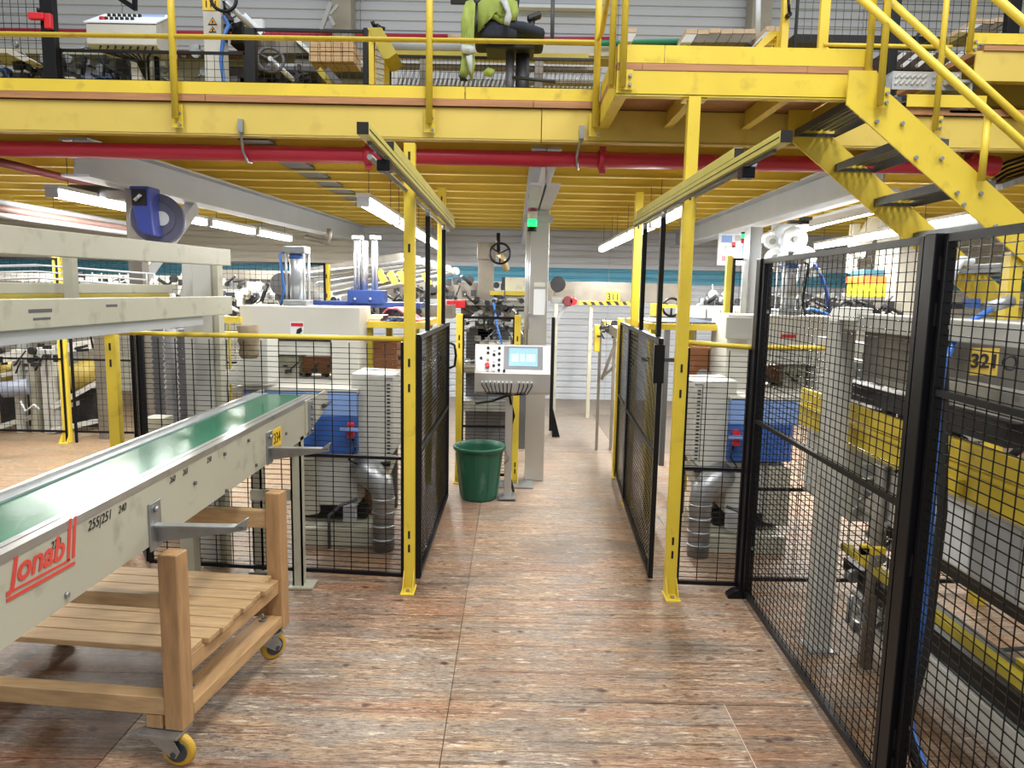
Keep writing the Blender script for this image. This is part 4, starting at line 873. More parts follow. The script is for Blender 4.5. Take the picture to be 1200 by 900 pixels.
# ================================================================ BACKGROUND, CENTRE
t = thing('far_machine', 'brown grey machine with a tall post and black handwheel behind the centre column', 'machine', (-.1, 7.6, 0)); fm = t
part('post', PB((560, 300), (578, 400), 7.6, 7.75), MDM, t, .004); part('post_cap', PB((559, 284), (581, 304), 7.58, 7.78), MDM, t, .006)
part('machine_bed', PB((540, 352), (640, 372), 7.5, 8.3), MDM, t, .004); part('base', MB().box(-.5, .2, 7.6, 8.3, 0, 1.3), GDK, t)
part('cross_rail', PB((574, 341), (618, 346), 7.5, 7.56), YDK, t); part('cross_rail', PB((528, 354), (616, 358), 7.45, 7.5), ZNC, t)
part('motor_housing', PB((592, 325), (616, 350), 7.55, 7.8), BEI, t, .006); part('lever', MB().tube([at(584, 295, 7.5), at(584, 273, 7.5)], .02, 8), BLK, t)
c = at(586, 297, 7.45); hw = part('handwheel', MB().torus(c, (0, -1, .1), .105, .012, 28, 8), BLK, t)
for k in range(3): a_ = 2*math.pi*k/3+.5; part('spoke', MB().tube([c, c+Vector((math.cos(a_), 0, math.sin(a_)))*.1], .008, 6), BLK, hw)
part('wheel_shaft', MB().tube([c, c+Vector((.07, .1, -.16))], .035, 12), mat('brass_fitting', '#B8A47A', .4, .4), hw)
part('fittings', fittings(-.55, .1, 7.35, 7.5, 1.32, 1.62, 60, .04, 5), DKM, t, kind='stuff')
part('fittings', fittings(-.55, .1, 7.3, 7.45, .95, 1.5, 50, .04, 6), ZNC, t, kind='stuff')
part('red_motor', PB((529, 352), (545, 361), 7.35, 7.5), RDB, t, .01); part('red_canister', PB((523, 352), (530, 371), 7.0, 7.08), RDB, t, .01)
part('blue_hose', MB().tube([at(578, 350, 7.4), at(582, 380, 7.3), at(590, 410, 7.3), at(586, 440, 7.3)], .012, 8), HSE, t)
part('lower_shelf', PB((540, 470), (600, 482), 7.3, 7.8), ZNC, t); part('lower_shelf', PB((540, 430), (600, 437), 7.3, 7.8), MDM, t); part('pale_block', PB((562, 400), (598, 428), 7.4, 7.6), WHT, t)
t = thing('transfer_line', 'long brown grey conveyor line along the back wall', 'conveyor', (1, 9.6, 0))
part('beam', PB((640, 331), (800, 354), 9.6, 9.9), MDM, t, .004); part('beam', PB((830, 352), (985, 362), 9.4, 9.6), GDK, t, .004); part('beam', PB((440, 330), (560, 350), 9.6, 9.9), MDM, t)
part('hazard_strip', PB((678, 353.5), (742, 357.5), 9.58, 9.6), SGN, t)
for k in range(7): x_ = 682+k*9.3; part('black_stripe', PP([(x_, 353.5), (x_+4.5, 353.5), (x_+7.5, 357.5), (x_+3, 357.5)], 9.572, 9.579), INK, t)
for px in (652, 693, 800, 905, 960): part('leg', FLG((px-2, 355), (px+2, 476), 0, 9.62, 9.7), BEI, t)
sg = part('number_plate', PB((710.5, 342), (726.5, 353), 9.56, 9.59), SGN, t); q = at(718.5, 348.2, 9.55)
text('digits', '311', q, XA, ZA, .125, INK, sg, 0, .002, .9, .002)
part('fittings', fittings(-1.6, .4, 9.35, 9.5, 1.6, 1.85, 60, .06, 8), DKM, t, kind='stuff'); part('fittings', fittings(2.4, 4.4, 9.2, 9.4, 1.45, 1.75, 90, .07, 9), ZNC, t, kind='stuff')
part('fittings', fittings(2.4, 4.4, 9.1, 9.2, 1.45, 1.7, 60, .06, 19), DKM, t, kind='stuff')
c = at(654, 333, 8.4); t = thing('drive_unit', 'dark drive wheel on a grey stand right of the centre column, with a red knob', 'drive unit', (c.x, 8.4, 0))
part('wheel', MB().tube([c, c+YA*.06], .09, 24), DKM, t, .006); part('bracket', PB((650, 338), (674, 347), 8.42, 8.6), MDM, t, .004); part('bracket', PB((646, 349), (664, 356), 8.35, 8.5), ZNC, t, .004)
q = at(666, 353, 8.3); part('red_knob', MB().tube([q, q+YA*.05], .06, 20), DRD, t, .01); part('red_knob', MB().tube([q+XA*.06, q+XA*.06+YA*.05], .045, 20), RDB, t, .01)
part('strut', MB().bar(at(664, 358, 8.4), at(650, 378, 8.4), .04, .04), GRY, t); part('leg', FLG((648.5, 374), (652.5, 510), 0, 8.4, 8.45), BEI, t)
part('black_rail', PB((645, 372), (649, 505), 8.1, 8.14), BLK, t)
solo('wedge_plate', 'dark triangular foot plate right of the centre column, on the floor of the aisle', 'foot plate', PP([(646, 470), (656, 512), (647, 512)], 8.25, 8.29), BLK)
t = thing('roller_stand', 'small grey stand with diagonal braces and lime coloured guard beyond the right gate', 'stand', (1.0, 7.4, 0))
part('top_rail', MB().bar(at(707, 380, 8.0), at(728, 392, 6.9), .06, .1), MDM, t); part('lime_guard', PB((709, 376), (725, 382), 7.6, 7.7), YEL, t, .004); part('yellow_end', PB((697, 381), (703, 412), 7.5, 7.6), YEL, t, .006)
for px in (704, 721): part('leg', FLG((px-1.5, 384), (px+1.5, 505), 0, 7.6, 7.64), MDM, t)
part('brace', MB().bar(at(705, 445, 7.6), at(722, 400, 7.6), .03, .03), MDM, t); part('brace', MB().bar(at(705, 442, 7.65), at(722, 428, 7.65), .03, .03), MDM, t)
part('fittings', fittings(.9, 1.1, 7.3, 7.5, 1.25, 1.42, 20, .03, 2), DKM, t, kind='stuff')
t = thing('handwheel_unit', 'black handwheel with olive boxes above the right slatted table', 'handwheel', (1.5, 6.9, 0)); c = at(787, 360, 6.9)
hw = part('wheel', MB().torus(c, YA, .085, .012, 28, 8), BLK, t)
for k in range(3): a_ = 2*math.pi*k/3+.5; part('spoke', MB().tube([c, c+Vector((math.cos(a_), 0, math.sin(a_)))*.08], .01, 6), BLK, hw)
part('box', PB((765, 356), (777, 371), 6.85, 7.0), YDK, t, .004); part('rail', PB((777, 357), (797, 361), 6.8, 6.85), YEL, t); part('stand', PB((766, 371), (798, 378), 6.9, 7.1), GDK, t)
part('leg', FLG((780, 378), (786, 540), 0, 6.95, 7.0), GDK, t)
t = thing('board_stack', 'row of pale boards lying on the line behind the right slatted table', 'board stack', (2.2, 7.8, 0))
for k in range(5): part('board', PB((812+k*17, 360), (827+k*17, 373), 7.6, 8.4), (PAP, GRY, PAP, PLK, GRY)[k], t, .003)
part('bed', PB((808, 373), (902, 378), 7.55, 8.45), GDK, t)
for px in (815, 895): part('leg', FLG((px-2, 378), (px+2, 500), 0, 7.7, 7.76), GDK, t)
# roller ladder behind the left press
t = thing('roller_conveyor', 'sloping bundle of long grey rods with round ends behind the left press', 'conveyor', (-1.6, 7.2, 1.6))
for k in range(6):
    a_ = at(352+k*10, 322+k*5.5, 8.6); b_ = at(488+k*9, 305+k*2.6, 6.4+k*.15)
    part('rod', MB().tube([a_, b_], .028, 12), (ZNC, GRY)[k % 2], t)
    part('rod_end', MB().tube([b_, b_+(b_-a_).normalized()*.03], .038, 16), PAP, t)
part('side_beam', MB().bar(at(345, 322, 8.8), at(472, 303, 6.6), .05, .1), MDM, t)
for px, py in ((447, 325), (460, 327), (471, 326), (500, 328)): part('yellow_clip', MB().bar(at(px-3, py-8, 6.3), at(px+4, py+6, 6.3), .05, .05), YEL, t)
for px in (432, 480): part('leg', FLG((px-3, 345), (px+3, 500), 0, 6.9, 6.96), GDK, t)
part('fittings', fittings(-1.75, -.8, 6.5, 6.8, 1.42, 1.62, 60, .045, 12), DKM, t, kind='stuff')
part('bed', PB((380, 356), (530, 372), 6.9, 7.3), MDM, t)
# back line seen through the left far fence
t = thing('back_line', 'pale machine line behind the far mesh fence at the left', 'machine line', (-3.5, 8.6, 0))
part('bed', PB((0, 338), (385, 348), 8.6, 9.4), GRY, t); part('top_cover', PB((0, 322), (250, 332), 9.0, 9.4), CRM, t, .004); part('bed', PB((250, 356), (390, 372), 8.6, 9.2), WHT, t)
part('dark_beam', PB((250, 317), (380, 327), 9.0, 9.2), MDM, t)
part('dark_window', PB((292, 327), (303, 336), 8.95, 8.99), INK, t); part('dark_strip', PB((283, 343), (302, 346), 8.55, 8.59), GDK, t)
for px in (270, 318): part('rib', PB((px-1.5, 330), (px+1.5, 338), 8.8, 8.9), GDK, t)
q = at(330, 333, 8.3); part('motor', MB().tube([q, q+YA*.25], .14, 20), DKM, t, .01); part('motor_stand', PB((322, 345), (338, 352), 8.32, 8.6), DKM, t)
part('fittings', fittings(-5.4, -2.6, 8.35, 8.55, 1.35, 1.8, 110, .06, 14), DKM, t, kind='stuff'); part('fittings', fittings(-5.4, -2.6, 8.35, 8.55, 1.3, 1.75, 70, .07, 15), CRM, t, kind='stuff')
for px in (20, 110, 200, 300, 370): part('leg', FLG((px-4, 348), (px+4, 490), 0, 8.9, 9.0), GRY, t)
t = thing('sorting_machine', 'white framed machine with yellow drum behind the far left fence', 'machine', (-5, 8.2, 0))
part('column', PB((113, 388), (130, 516), 7.7, 7.9), MDM, t, label='brown grey column')
for a_, b_, w_ in (((0, 420), (128, 400), .10), ((0, 500), (115, 465), .05), ((0, 440), (60, 430), .04), ((60, 478), (128, 440), .05), ((60, 505), (128, 490), .05)): part('rail', MB().bar(at(*a_, 7.9), at(*b_, 8.3), w_, w_), WHT, t)
for px, m_ in ((50, WHT), (57, WHT), (17, WHT), (35, BEI)): part('leg', FLG((px-4, 410), (px+4, 514), 0, 7.95, 8.05), m_, t)
q = at(92, 440, 8.1); part('yellow_drum', MB().tube([at(78, 448, 8.1), at(112, 430, 8.3)], .14, 20), mat('ochre_drum', '#A99548', .5), t); part('yellow_drum', MB().tube([at(0, 440, 8.1), at(22, 432, 8.2)], .12, 20), MATS['ochre_drum'], t)
part('motor', MB().tube([at(2, 457, 7.75), at(34, 453, 7.85)], .09, 18), mat('motor_blue_grey', '#8C93A3', .4), t, .008)
part('dark_chassis', PB((0, 455), (128, 500), 8.2, 8.27), DKM, t)
part('hose', MB().tube([at(24, 470, 7.8), at(30, 482, 7.8), at(40, 474, 7.8), at(46, 480, 7.8)], .012, 8), PAP, t)
part('fittings', fittings(-6.3, -4.6, 7.75, 8.0, .75, 1.25, 60, .05, 21), DKM, t, kind='stuff'); part('fittings', fittings(-6.4, -4.6, 7.75, 8.0, 1.2, 1.42, 30, .05, 22), RDB if 0 else MDM, t, kind='stuff')
for px in (44, 56): part('red_indicator', PB((px-3, 388), (px+3, 397), 7.8, 7.85), DRD, t)
# ================================================================ BACKGROUND, RIGHT
t = thing('wiring_board', 'white board with printed machine diagram high behind the right press', 'board', (2.7, 8.4, 2.1))
part('board', PB((842, 272), (888, 311), 8.4, 8.44), PAP, t, .003)
for i, (a_, b_, m_) in enumerate([((846, 276), (858, 284), BLL), ((862, 276), (872, 282), GRY), ((850, 288), (866, 296), GRY), ((868, 288), (880, 300), BLL), ((846, 300), (860, 306), SHT), ((866, 303), (882, 307), GRY), ((858, 284), (862, 290), RDB)]): part('printed_field', PB(a_, b_, 8.392, 8.399), m_, t)
t = thing('signal_tower', 'small stack light with green and red lenses behind the right press', 'signal light', at(872, 286, 7.4))
part('green_lens', MB().tube([at(872, 279, 7.4), at(872, 274, 7.4)], .03, 14), GRN, t); part('red_lens', MB().tube([at(872, 285, 7.4), at(872, 279.5, 7.4)], .03, 14), RDB, t); part('pole', MB().tube([Vector((at(872, 345, 7.4).x, 7.4, 0)), at(872, 285, 7.4)], .012, 8), GRY, t); part('cap', MB().tube([at(872, 274, 7.4), at(872, 272, 7.4)], .03, 14), BLK, t)
t = thing('steel_column', 'light grey column left of the white pulleys at the right', 'column', (2.1, 6.2, 0)); part('shaft', MB().box(at(880, 300, 6.3).x, at(892, 300, 6.3).x, 6.3, 6.42, 0, at(886, 266, 6.3).z), GRY, t); part('flange', MB().box(at(878, 300, 6.28).x, at(880, 300, 6.28).x, 6.28, 6.44, 0, at(886, 266, 6.3).z), ZNC, t)
t = thing('pulley_unit', 'white round pulleys in a cluster behind the tall black fence', 'pulley unit', (2.4, 6.2, 1.9))
part('back_plate', PB((905, 262), (925, 312), 6.15, 6.2), PAP, t, .01)
for px, py, rr, D in ((932, 280, 14.5, 5.95), (921, 275, 13, 6.08), (944, 302, 13, 6.02), (908, 302, 10, 6.0), (905, 283, 8, 6.0), (918, 305, 8, 5.96)):
    q = at(px, py, D); d_ = part('pulley', MB().tube([q, q+YA*.05], rr*D/F, 30), mat('pulley_white', '#DCE2E8', .35), t, .005); part('hub', MB().tube([q-YA*.012, q], .025, 14), ZNC, d_)
part('fittings', fittings(2.05, 2.5, 5.85, 5.95, 1.85, 2.0, 30, .03, 31), ZNC, t, kind='stuff'); part('stand', FLG((900, 312), (906, 560), 0, 6.15, 6.25), GDK, t)
part('black_sensor', PB((942, 254), (952, 262), 5.9, 6.0), INK, t); part('sensor_bracket', PB((925, 258), (942, 262), 5.95, 6.0), GDK, t)
solo('white_rail', 'slim white rail above the pulleys at the right', 'rail', MB().bar(at(950, 262, 5.9), at(1048, 238, 4.9), .03, .05), CRM)
t = thing('knee_brace_frame', 'cream coloured knee brace and post against the back wall at the right', 'brace', (4, 9, 0))
part('brace', MB().bar(at(1030, 252, 8.6), at(1002, 300, 8.6), .14, .14), mat('cream_paint', '#DDD9C6', .5), t); part('post', PB((998, 262), (1006, 320), 8.7, 8.8), MATS['cream_paint'], t); part('post', FLG((1040, 255), (1055, 560), 0, 8.4, 8.6), GRY, t)
solo('concrete_pillar', 'beige concrete pillar behind the tall right fence', 'pillar', FLG((1056, 262), (1088, 560), 0, 8.0, 8.5), CNC)
t = thing('tarpaulin_stack', 'bright yellow stack with orange stripe behind the tall right fence', 'stack', (4, 8.9, 1.7))
part('yellow_bale', PB((1011, 332), (1043, 348), 8.2, 8.6), TAR, t, .01); part('orange_band', PB((1010, 324), (1043, 332), 8.2, 8.6), TOR, t, .006); part('dark_bale', PB((1013, 316), (1043, 324), 8.25, 8.6), NAV if 0 else mat('dark_teal', '#2b5a6b'), t, .01); part('shelf', PB((1004, 348), (1046, 352), 8.2, 8.6), MDM, t)
for px in (1007, 1043): part('leg', FLG((px-2, 352), (px+2, 500), 0, 8.3, 8.35), MDM, t)
t = thing('chain_conveyor', 'dark sloping chain conveyor behind the right press', 'conveyor', (3, 6.8, 0))
part('beam', MB().bar(at(900, 350, 7.2), at(1040, 378, 6.6), .12, .09), DKM, t); part('beam', MB().bar(at(935, 358, 6.9), at(1055, 360, 6.7), .1, .08), MDM, t); part('arm', MB().bar(at(938, 345, 6.6), at(985, 362, 6.6), .06, .05), DKM, t)
part('sprocket', MB().torus(at(992, 362, 6.5), YA, .07, .02), DKM, t); part('fittings', fittings(2.4, 3.5, 6.4, 6.6, 1.5, 1.68, 70, .04, 41), DKM, t, kind='stuff')
for px in (920, 1040): part('leg', FLG((px-3, 372), (px+3, 540), 0, 6.9, 6.96), GDK, t)
part('blue_hose', MB().tube([at(943, 308, 6.2), at(955, 310, 6.2), at(963, 325, 6.2), at(969, 342, 6.3), at(971, 365, 6.3)], .015, 8), NAV, t); part('blue_hose', MB().tube([at(938, 366, 6.3), at(950, 362, 6.3), at(965, 366, 6.3), at(975, 371, 6.3)], .013, 8), HSE, t)
# ================================================================ MACHINE 321 AT THE RIGHT
t = thing('edge_machine', 'white and yellow machine numbered 321 behind the tall right fence', 'machine', (2.1, 2.9, 0)); em = t
def at_x(px, py, X):
    v = rt*((px-600)/F) - up*((py-450)/F) + fw; return CAM+v*(X/v.x)
part('front_leg', MB().box(1.47, 1.565, 3.24, 3.33, .0, 1.6), WHT, t, .004); part('foot_plate', MB().box(1.45, 1.585, 3.22, 3.35, .001, .01), ZNC, t)
part('top_beam', MB().box(1.5, 1.6, .9, 3.24, 1.56, 1.635), WHT, t, .004); part('top_cap', MB().prism([(1.48, 1.60), (1.56, 1.6), (1.56, 1.66), (1.50, 1.655)], 'y', 3.1, 3.36), CRM, t, .004)
part('yellow_guard', MB().box(1.615, 1.635, .9, 3.93, 1.12, 1.20).box(1.60, 1.64, .9, 3.93, 1.10, 1.115).box(1.61, 1.63, .9, 3.93, 1.0, 1.095), YEL, t, label='yellow guard profile')
part('guard_latch', MB().box(1.585, 1.608, 2.45, 2.55, 1.01, 1.07), YEL, t)
part('side_cover', MB().box(1.65, 1.75, .9, 3.2, .72, .985), CRM, t, .004); part('side_cover', MB().box(1.66, 1.76, 3.35, 3.92, .62, .98), WHT, t, .004)
part('chassis', MB().box(1.68, 1.8, .9, 3.2, .655, .715), DKM, t)
part('lower_rail', MB().box(1.6, 1.64, .9, 3.3, .50, .53), YDK, t); part('lower_rail', MB().box(1.62, 1.66, .9, 3.3, .40, .46), BLK, t)
part('floor_rail', MB().box(1.72, 1.86, .9, 3.4, .12, .26), WHT, t, .004); part('dark_sill', MB().box(1.75, 1.95, .9, 3.4, .261, .34), DKM, t)
part('profile_beam', MB().box(1.60, 1.68, .9, 3.6, 1.33, 1.41), ALU, t, .004); part('profile_beam', MB().box(1.66, 1.72, 2.75, 3.9, 1.44, 1.49), CRM, t, .003); part('dark_beam', MB().box(1.63, 1.7, 2.3, 3.5, 1.22, 1.30), DKM, t)
part('long_cover', MB().box(1.80, 2.3, .9, 2.6, 1.24, 1.36), WHT, t, .006)
for k in range(5): part('cover_segment', MB().box(1.70, 1.79, 1.0+k*.24, 1.22+k*.24, 1.24, 1.36), (CRM, PAP)[k % 2], t, .004)
for k in range(8): part('side_segment', MB().box(1.642, 1.649, 1.0+k*.24, 1.225+k*.24, .73, .97), (PAP, CRM, GRY)[k % 3], t, .002)
part('fittings', fittings(1.58, 1.75, 3.0, 3.2, .2, 1.0, 50, .035, 51), ZNC, t, kind='stuff'); part('fittings', fittings(1.65, 1.8, 2.4, 3.4, 1.02, 1.25, 40, .035, 52), DKM, t, kind='stuff'); part('yellow_bracket', MB().box(1.5, 1.6, 2.9, 2.93, .62, .65).box(1.5, 1.53, 2.9, 2.93, .58, .66), YEL, t)
part('spindle', MB().tube([(1.62, 3.02, .05), (1.62, 3.02, .98)], .028, 16, cap=True), MDM, t, .0)
# upper body carrying the number plate
pa, pb = at(1090, 385, 2.7), at(1200, 435, 2.7)
part('upper_body', MB().box(pa.x, 2.6, 2.72, 3.2, 1.36, 1.62), MDM, t, .004)
part('cabinet_front', MB().box(pa.x+.08, 2.6, 2.70, 2.715, 1.16, 1.35), WHT, t, .003)
for i, (px, py) in enumerate(((1098, 384), (1130, 392), (1165, 400))): q = at(px, py, 2.66); part('slide_bar', MB().box(q.x, q.x+.35, 2.64, 2.69, q.z-.015, q.z+.015), ALU, t, .002)
np_ = part('number_plate', PB((1138, 408), (1170, 440), 2.62, 2.626), mat('dim_sign', '#C9A640', .5), t); q = at(1154, 424, 2.617); text('digits', '321', q, XA, ZA, .072, INK, np_, 0, .001, 1.0, .0015)
q = at(1184, 425, 2.64); part('round_port', MB().torus(q, YA, .025, .006), DKM, t)
part('black_valve', PB((1107, 354), (1130, 362), 2.6, 2.66), INK, t); part('blue_valve', PB((1139, 350), (1149, 361), 2.6, 2.66), BLU, t); part('air_cylinder', MB().tube([at(1152, 362, 2.6), at(1186, 352, 2.6)], .022, 16), ZNC, t, .0)
part('white_pipe', MB().tube([at(1113, 330, 2.6), at(1120, 315, 2.6), at(1128, 304, 2.6), at(1140, 307, 2.6)], .014, 10), PAP, t)
part('blue_hose', MB().tube([at(1160, 363, 2.56), at(1140, 375, 2.5), at(1120, 398, 2.45), at(1106, 425, 2.4), at(1100, 470, 2.38), at(1092, 600, 2.36), at(1082, 720, 2.34), at(1070, 800, 2.3)], .011, 8), HSE, t)
part('black_hose', MB().tube([at(1108, 350, 2.5), at(1106, 420, 2.45), at(1104, 600, 2.4), at(1085, 760, 2.35), at(1062, 850, 2.3), at(1075, 900, 2.2)], .017, 10), RUB, t)
part('yellow_lower_bracket', MB().box(1.9, 1.93, 2.4, 2.5, .3, .38), YEL, t)
solo('floor_cable', 'loop of dark cable lying on the floor behind the tall right fence', 'cable', MB().tube([on(1200, 760, .02), on(1165, 762, .02), on(1142, 772, .02), on(1140, 790, .02), on(1155, 812, .02), on(1180, 830, .02), on(1215, 850, .02)], .011, 10), mat('dark_green_cable', '#2c3a38', .45))
solo('floor_cable', 'blue cable on the floor at the foot of the nearest black post', 'cable', MB().tube([on(1064, 820, .015), on(1072, 862, .015), on(1088, 905, .015), on(1100, 960, .015)], .008, 8), HSE)
# red elbow pipe behind the stair
t = thing('pipe_elbow', 'dark red flanged pipe bend behind the steel stair at the right', 'pipe', at(1140, 175, 5.1)); e0 = at(1200, 162, 5.1)
part('bend', MB().tube([e0+XA*.6, at(1170, 160, 5.1), at(1148, 158, 5.1), at(1137, 162, 5.1), at(1131, 172, 5.1), at(1130, 190, 5.1)], .06, 18), mat('deep_red_pipe', '#86202c', .4), t)
part('coupling', MB().tube([at(1130, 176, 5.1), at(1130, 182, 5.1)], .075, 18), MATS['deep_red_pipe'], t); part('coupling', MB().tube([at(1160, 159, 5.1), at(1167, 159, 5.1)], .075, 18), MATS['deep_red_pipe'], t); part('end_cap', MB().tube([at(1140, 192, 4.9), at(1168, 195, 4.9)], .065, 18), RED, t, .01)
solo('plywood_disc', 'pale round plate behind the red pipe bend', 'plate', MB().tube([at(1146, 178, 5.3), at(1146, 178, 5.3)+YA*.02], .07, 24), PLK)
solo('cable_ladder', 'light perforated cable tray crossing behind the stair at the right edge', 'cable tray', MB().bar(at(1150, 222, 5.0), at(1225, 195, 5.2), .3, .04), ZNC)
for i in range(5): solo('black_cable', f'black cable drooping at the right edge behind the stair, {ORD[i]} from the top', 'cable', MB().tube([at(1160+i*3, 200-i*0+i*4, 5.0), at(1180, 190+i*5, 5.0), at(1210, 180+i*5, 5.0)], .009, 7), BLK)
# ================================================================ UPPER LEVEL
ZU = DK1+.002
ubase = ZU
def ufence(x0p, x1p, D, top_py, lab, top=True, dv=.06):
    a_, b_ = at(x0p, 60, D).x, at(x1p, 60, D).x
    t = fence((a_, D), (b_, D), ZU+.05, at((x0p+x1p)/2, top_py, D).z if top_py is not None else 5.2, lab, dv, .06, None, .02, top=top)
    return t
ufence(-130, 52, 5.7, None, 'tall black mesh panel at the upper left edge of the mezzanine')
ufence(70, 287, 5.7, 61, 'low black mesh panel under the upper control console on the mezzanine')
ufence(300, 427, 5.7, 36, 'black mesh panel in front of the small handwheel on the mezzanine')
def upost(px, w_, D, top_py, mt, lab, bpx=None):
    q = at(px, 60, D); zt = at(px, top_py, D).z if top_py is not None else 5.2
    return solo('fence_post', lab, 'fence post', MB().box(q.x-w_/2, q.x+w_/2, D-.03, D+.03, ZU, zt), mt, bev=.003)
upost(60, .1, 5.66, None, BLK, 'thick black post with red safety switch on the mezzanine')
upost(294, .075, 5.66, 34, BLK, 'short thick black post beside the small handwheel on the mezzanine')
upost(429, .03, 5.66, 34, BLK, 'thin black post left of the yellow mesh guard on the mezzanine')
q = at(50, 22, 5.58); t = thing('safety_switch', 'red safety interlock switch on the thick black upper post', 'safety switch', q)
part('switch_body', PB((51, 15), (59, 33), 5.58, 5.62), RDB, t, .006); part('switch_key', PB((32, 14), (50, 22), 5.56, 5.6), RDB, t, .006); part('switch_knob', MB().tube([at(45, 14, 5.58), at(45, 10, 5.58)], .012, 8), BLK, t)
# upper console
D = 5.95; t = thing('upper_console', 'light grey control console on the mezzanine with dark buttons and cables', 'control console', (at(148, 60, D).x, D, ZU))
x0, x1 = at(101, 40, D).x, at(183, 40, D).x; za, zb2, zc_ = at(140, 28, D).z, at(140, 16, D).z, at(140, 55, D).z
part('housing', MB().prism([(D, zc_+.02), (D, za), (D+.3, zb2+.09), (D+.36, zb2+.08), (D+.36, zc_+.02), (D+.04, zc_)], 'x', x0, x1), WHT, t, .006)
lid = part('sloping_panel', MB().prism([(D-.01, za+.002), (D-.01, za+.012), (D+.3, zb2+.105), (D+.3, zb2+.095)], 'x', x0-.01, x1+.01), PAP, t)
for i in range(14):
    u, v = .15+(i % 7)*.075, .25+(i//7)*.4; y_ = D+.3*v; z_ = za+.014+(zb2+.09-za)*v
    part('push_button', MB().tube([(x0+(x1-x0)*u, y_, z_), (x0+(x1-x0)*u, y_, z_+.02)], .014, 10), INK, t)
part('emergency_stop', MB().tube([(x0+.1, D+.08, za+.03), (x0+.1, D+.08, za+.075)], .025, 14), RDB, t)
part('blue_display', MB().prism([(D+.14, za+.06), (D+.14, za+.064), (D+.24, zb2+.085), (D+.24, zb2+.081)], 'x', x0+.32, x0+.52), BLL, t)
for i in range(8):
    x = x0+.1+i*.06; part('cable', MB().tube([(x, D+.02, zc_+.01), (x+.01, D-.03, zc_-.04), (at(158, 60, D).x+(i-4)*.01, D+.1, zc_-.08), (at(158, 60, D).x, D+.15, zc_-.2)], .007, 6), BLK, t)
part('pedestal', PB((154, 55), (166, 112), D+.15, D+.24), WHT, t); part('pedestal_base', MB().box(at(150, 60, D).x, at(170, 60, D).x, D+.1, D+.3, ZU, ZU+.3), WHT, t)
# electrical pillar 111
D = 6.2; t = thing('switch_pillar', 'white switch pillar numbered 111 with yellow warning triangles', 'pillar', (at(249, 60, D).x, D, ZU))
part('body', PB((238.5, -30), (259.5, 112), D, D+.14), WHT, t, .004); part('lower_body', MB().box(at(238.5, 60, D).x, at(259.5, 60, D).x, D+.01, D+.13, ZU, at(249, 112, D).z), WHT, t)
np_ = part('number_plate', PB((237, -14), (256, 12), D-.008, D-.002), SGN, t); text('digits', '111', at(247, 5, D-.012), XA, ZA, .075, INK, np_, 0, .0015, 1)
for cy_, s_ in ((25, 5.5), (34.5, 4.5)):
    w_ = part('warning_triangle', PP([(249-s_, cy_+s_*.75), (249+s_, cy_+s_*.75), (249, cy_-s_*.9)], D-.006, D-.002), INK, t); s2 = s_*.72
    part('triangle_field', PP([(249-s2, cy_+s2*.7), (249+s2, cy_+s2*.7), (249, cy_-s2*.85)], D-.009, D-.0065), mat('amber', '#E8A32A', .5), w_); part('triangle_mark', PP([(248, cy_+2), (250, cy_+2), (250, cy_-1), (248.4, cy_-1)], D-.011, D-.0095), INK, w_)
part('blue_hose', MB().tube([at(262, 20, 6.1), at(268, 30, 6.05), at(262, 42, 6.05), at(259, 70, 6.05), at(262, 95, 6.05), at(276, 118, 6.05)], .017, 8), HSE, t)
# big handwheel with arm at top
def wheel(px, py, D, R, r, lab, nrm, mt, shaft_to, nsp=3):
    c = at(px, py, D); t = thing('handwheel', lab, 'handwheel', c); part('rim', MB().torus(c, nrm, R, r, 30, 8), mt, t)
    n_ = Vector(nrm).normalized(); a_ = n_.orthogonal().normalized(); b_ = n_.cross(a_)
    for k in range(nsp): g_ = 2*math.pi*k/nsp+.9; part('spoke', MB().tube([c, c+(a_*math.cos(g_)+b_*math.sin(g_))*R], r*.8, 6), mt, t)
    part('hub', MB().tube([c-n_*.02, c+n_*.02], R*.2, 14), CHR, t); part('shaft', MB().tube([c, shaft_to], .022, 10), CHR, t)
wheel(317, 70, 6.0, .1, .014, 'small grey handwheel on a slanting spindle on the mezzanine', (.3, -1, .25), GDK, at(362, 110, 6.3))
wheel(262, -1, 6.0, .095, .014, 'black handwheel at the top edge above the number 111', (.2, -1, .1), BLK, at(300, 38, 6.2))
t = thing('feeder', 'dark feed head with white cover behind the 111 pillar', 'machine head', at(285, 40, 6.5))
part('head_block', PP([(272, 28), (284, 24), (284, 50), (270, 52)], 6.4, 6.7), INK, t); part('cover', PP([(262, 18), (276, 16), (292, 30), (280, 32)], 6.45, 6.6), PAP, t); part('arm', MB().bar(at(284, 18, 6.3), at(306, 40, 6.4), .05, .05), CHR, t)
part('clear_guard', PB((296, 22), (308, 36), 6.5, 6.55), PAP, t); part('fittings', fittings(at(262, 50, 6.3).x, at(275, 50, 6.3).x, 6.25, 6.35, at(262, 50, 6.3).z, at(262, 10, 6.3).z, 30, .03, 61), DKM, t, kind='stuff')
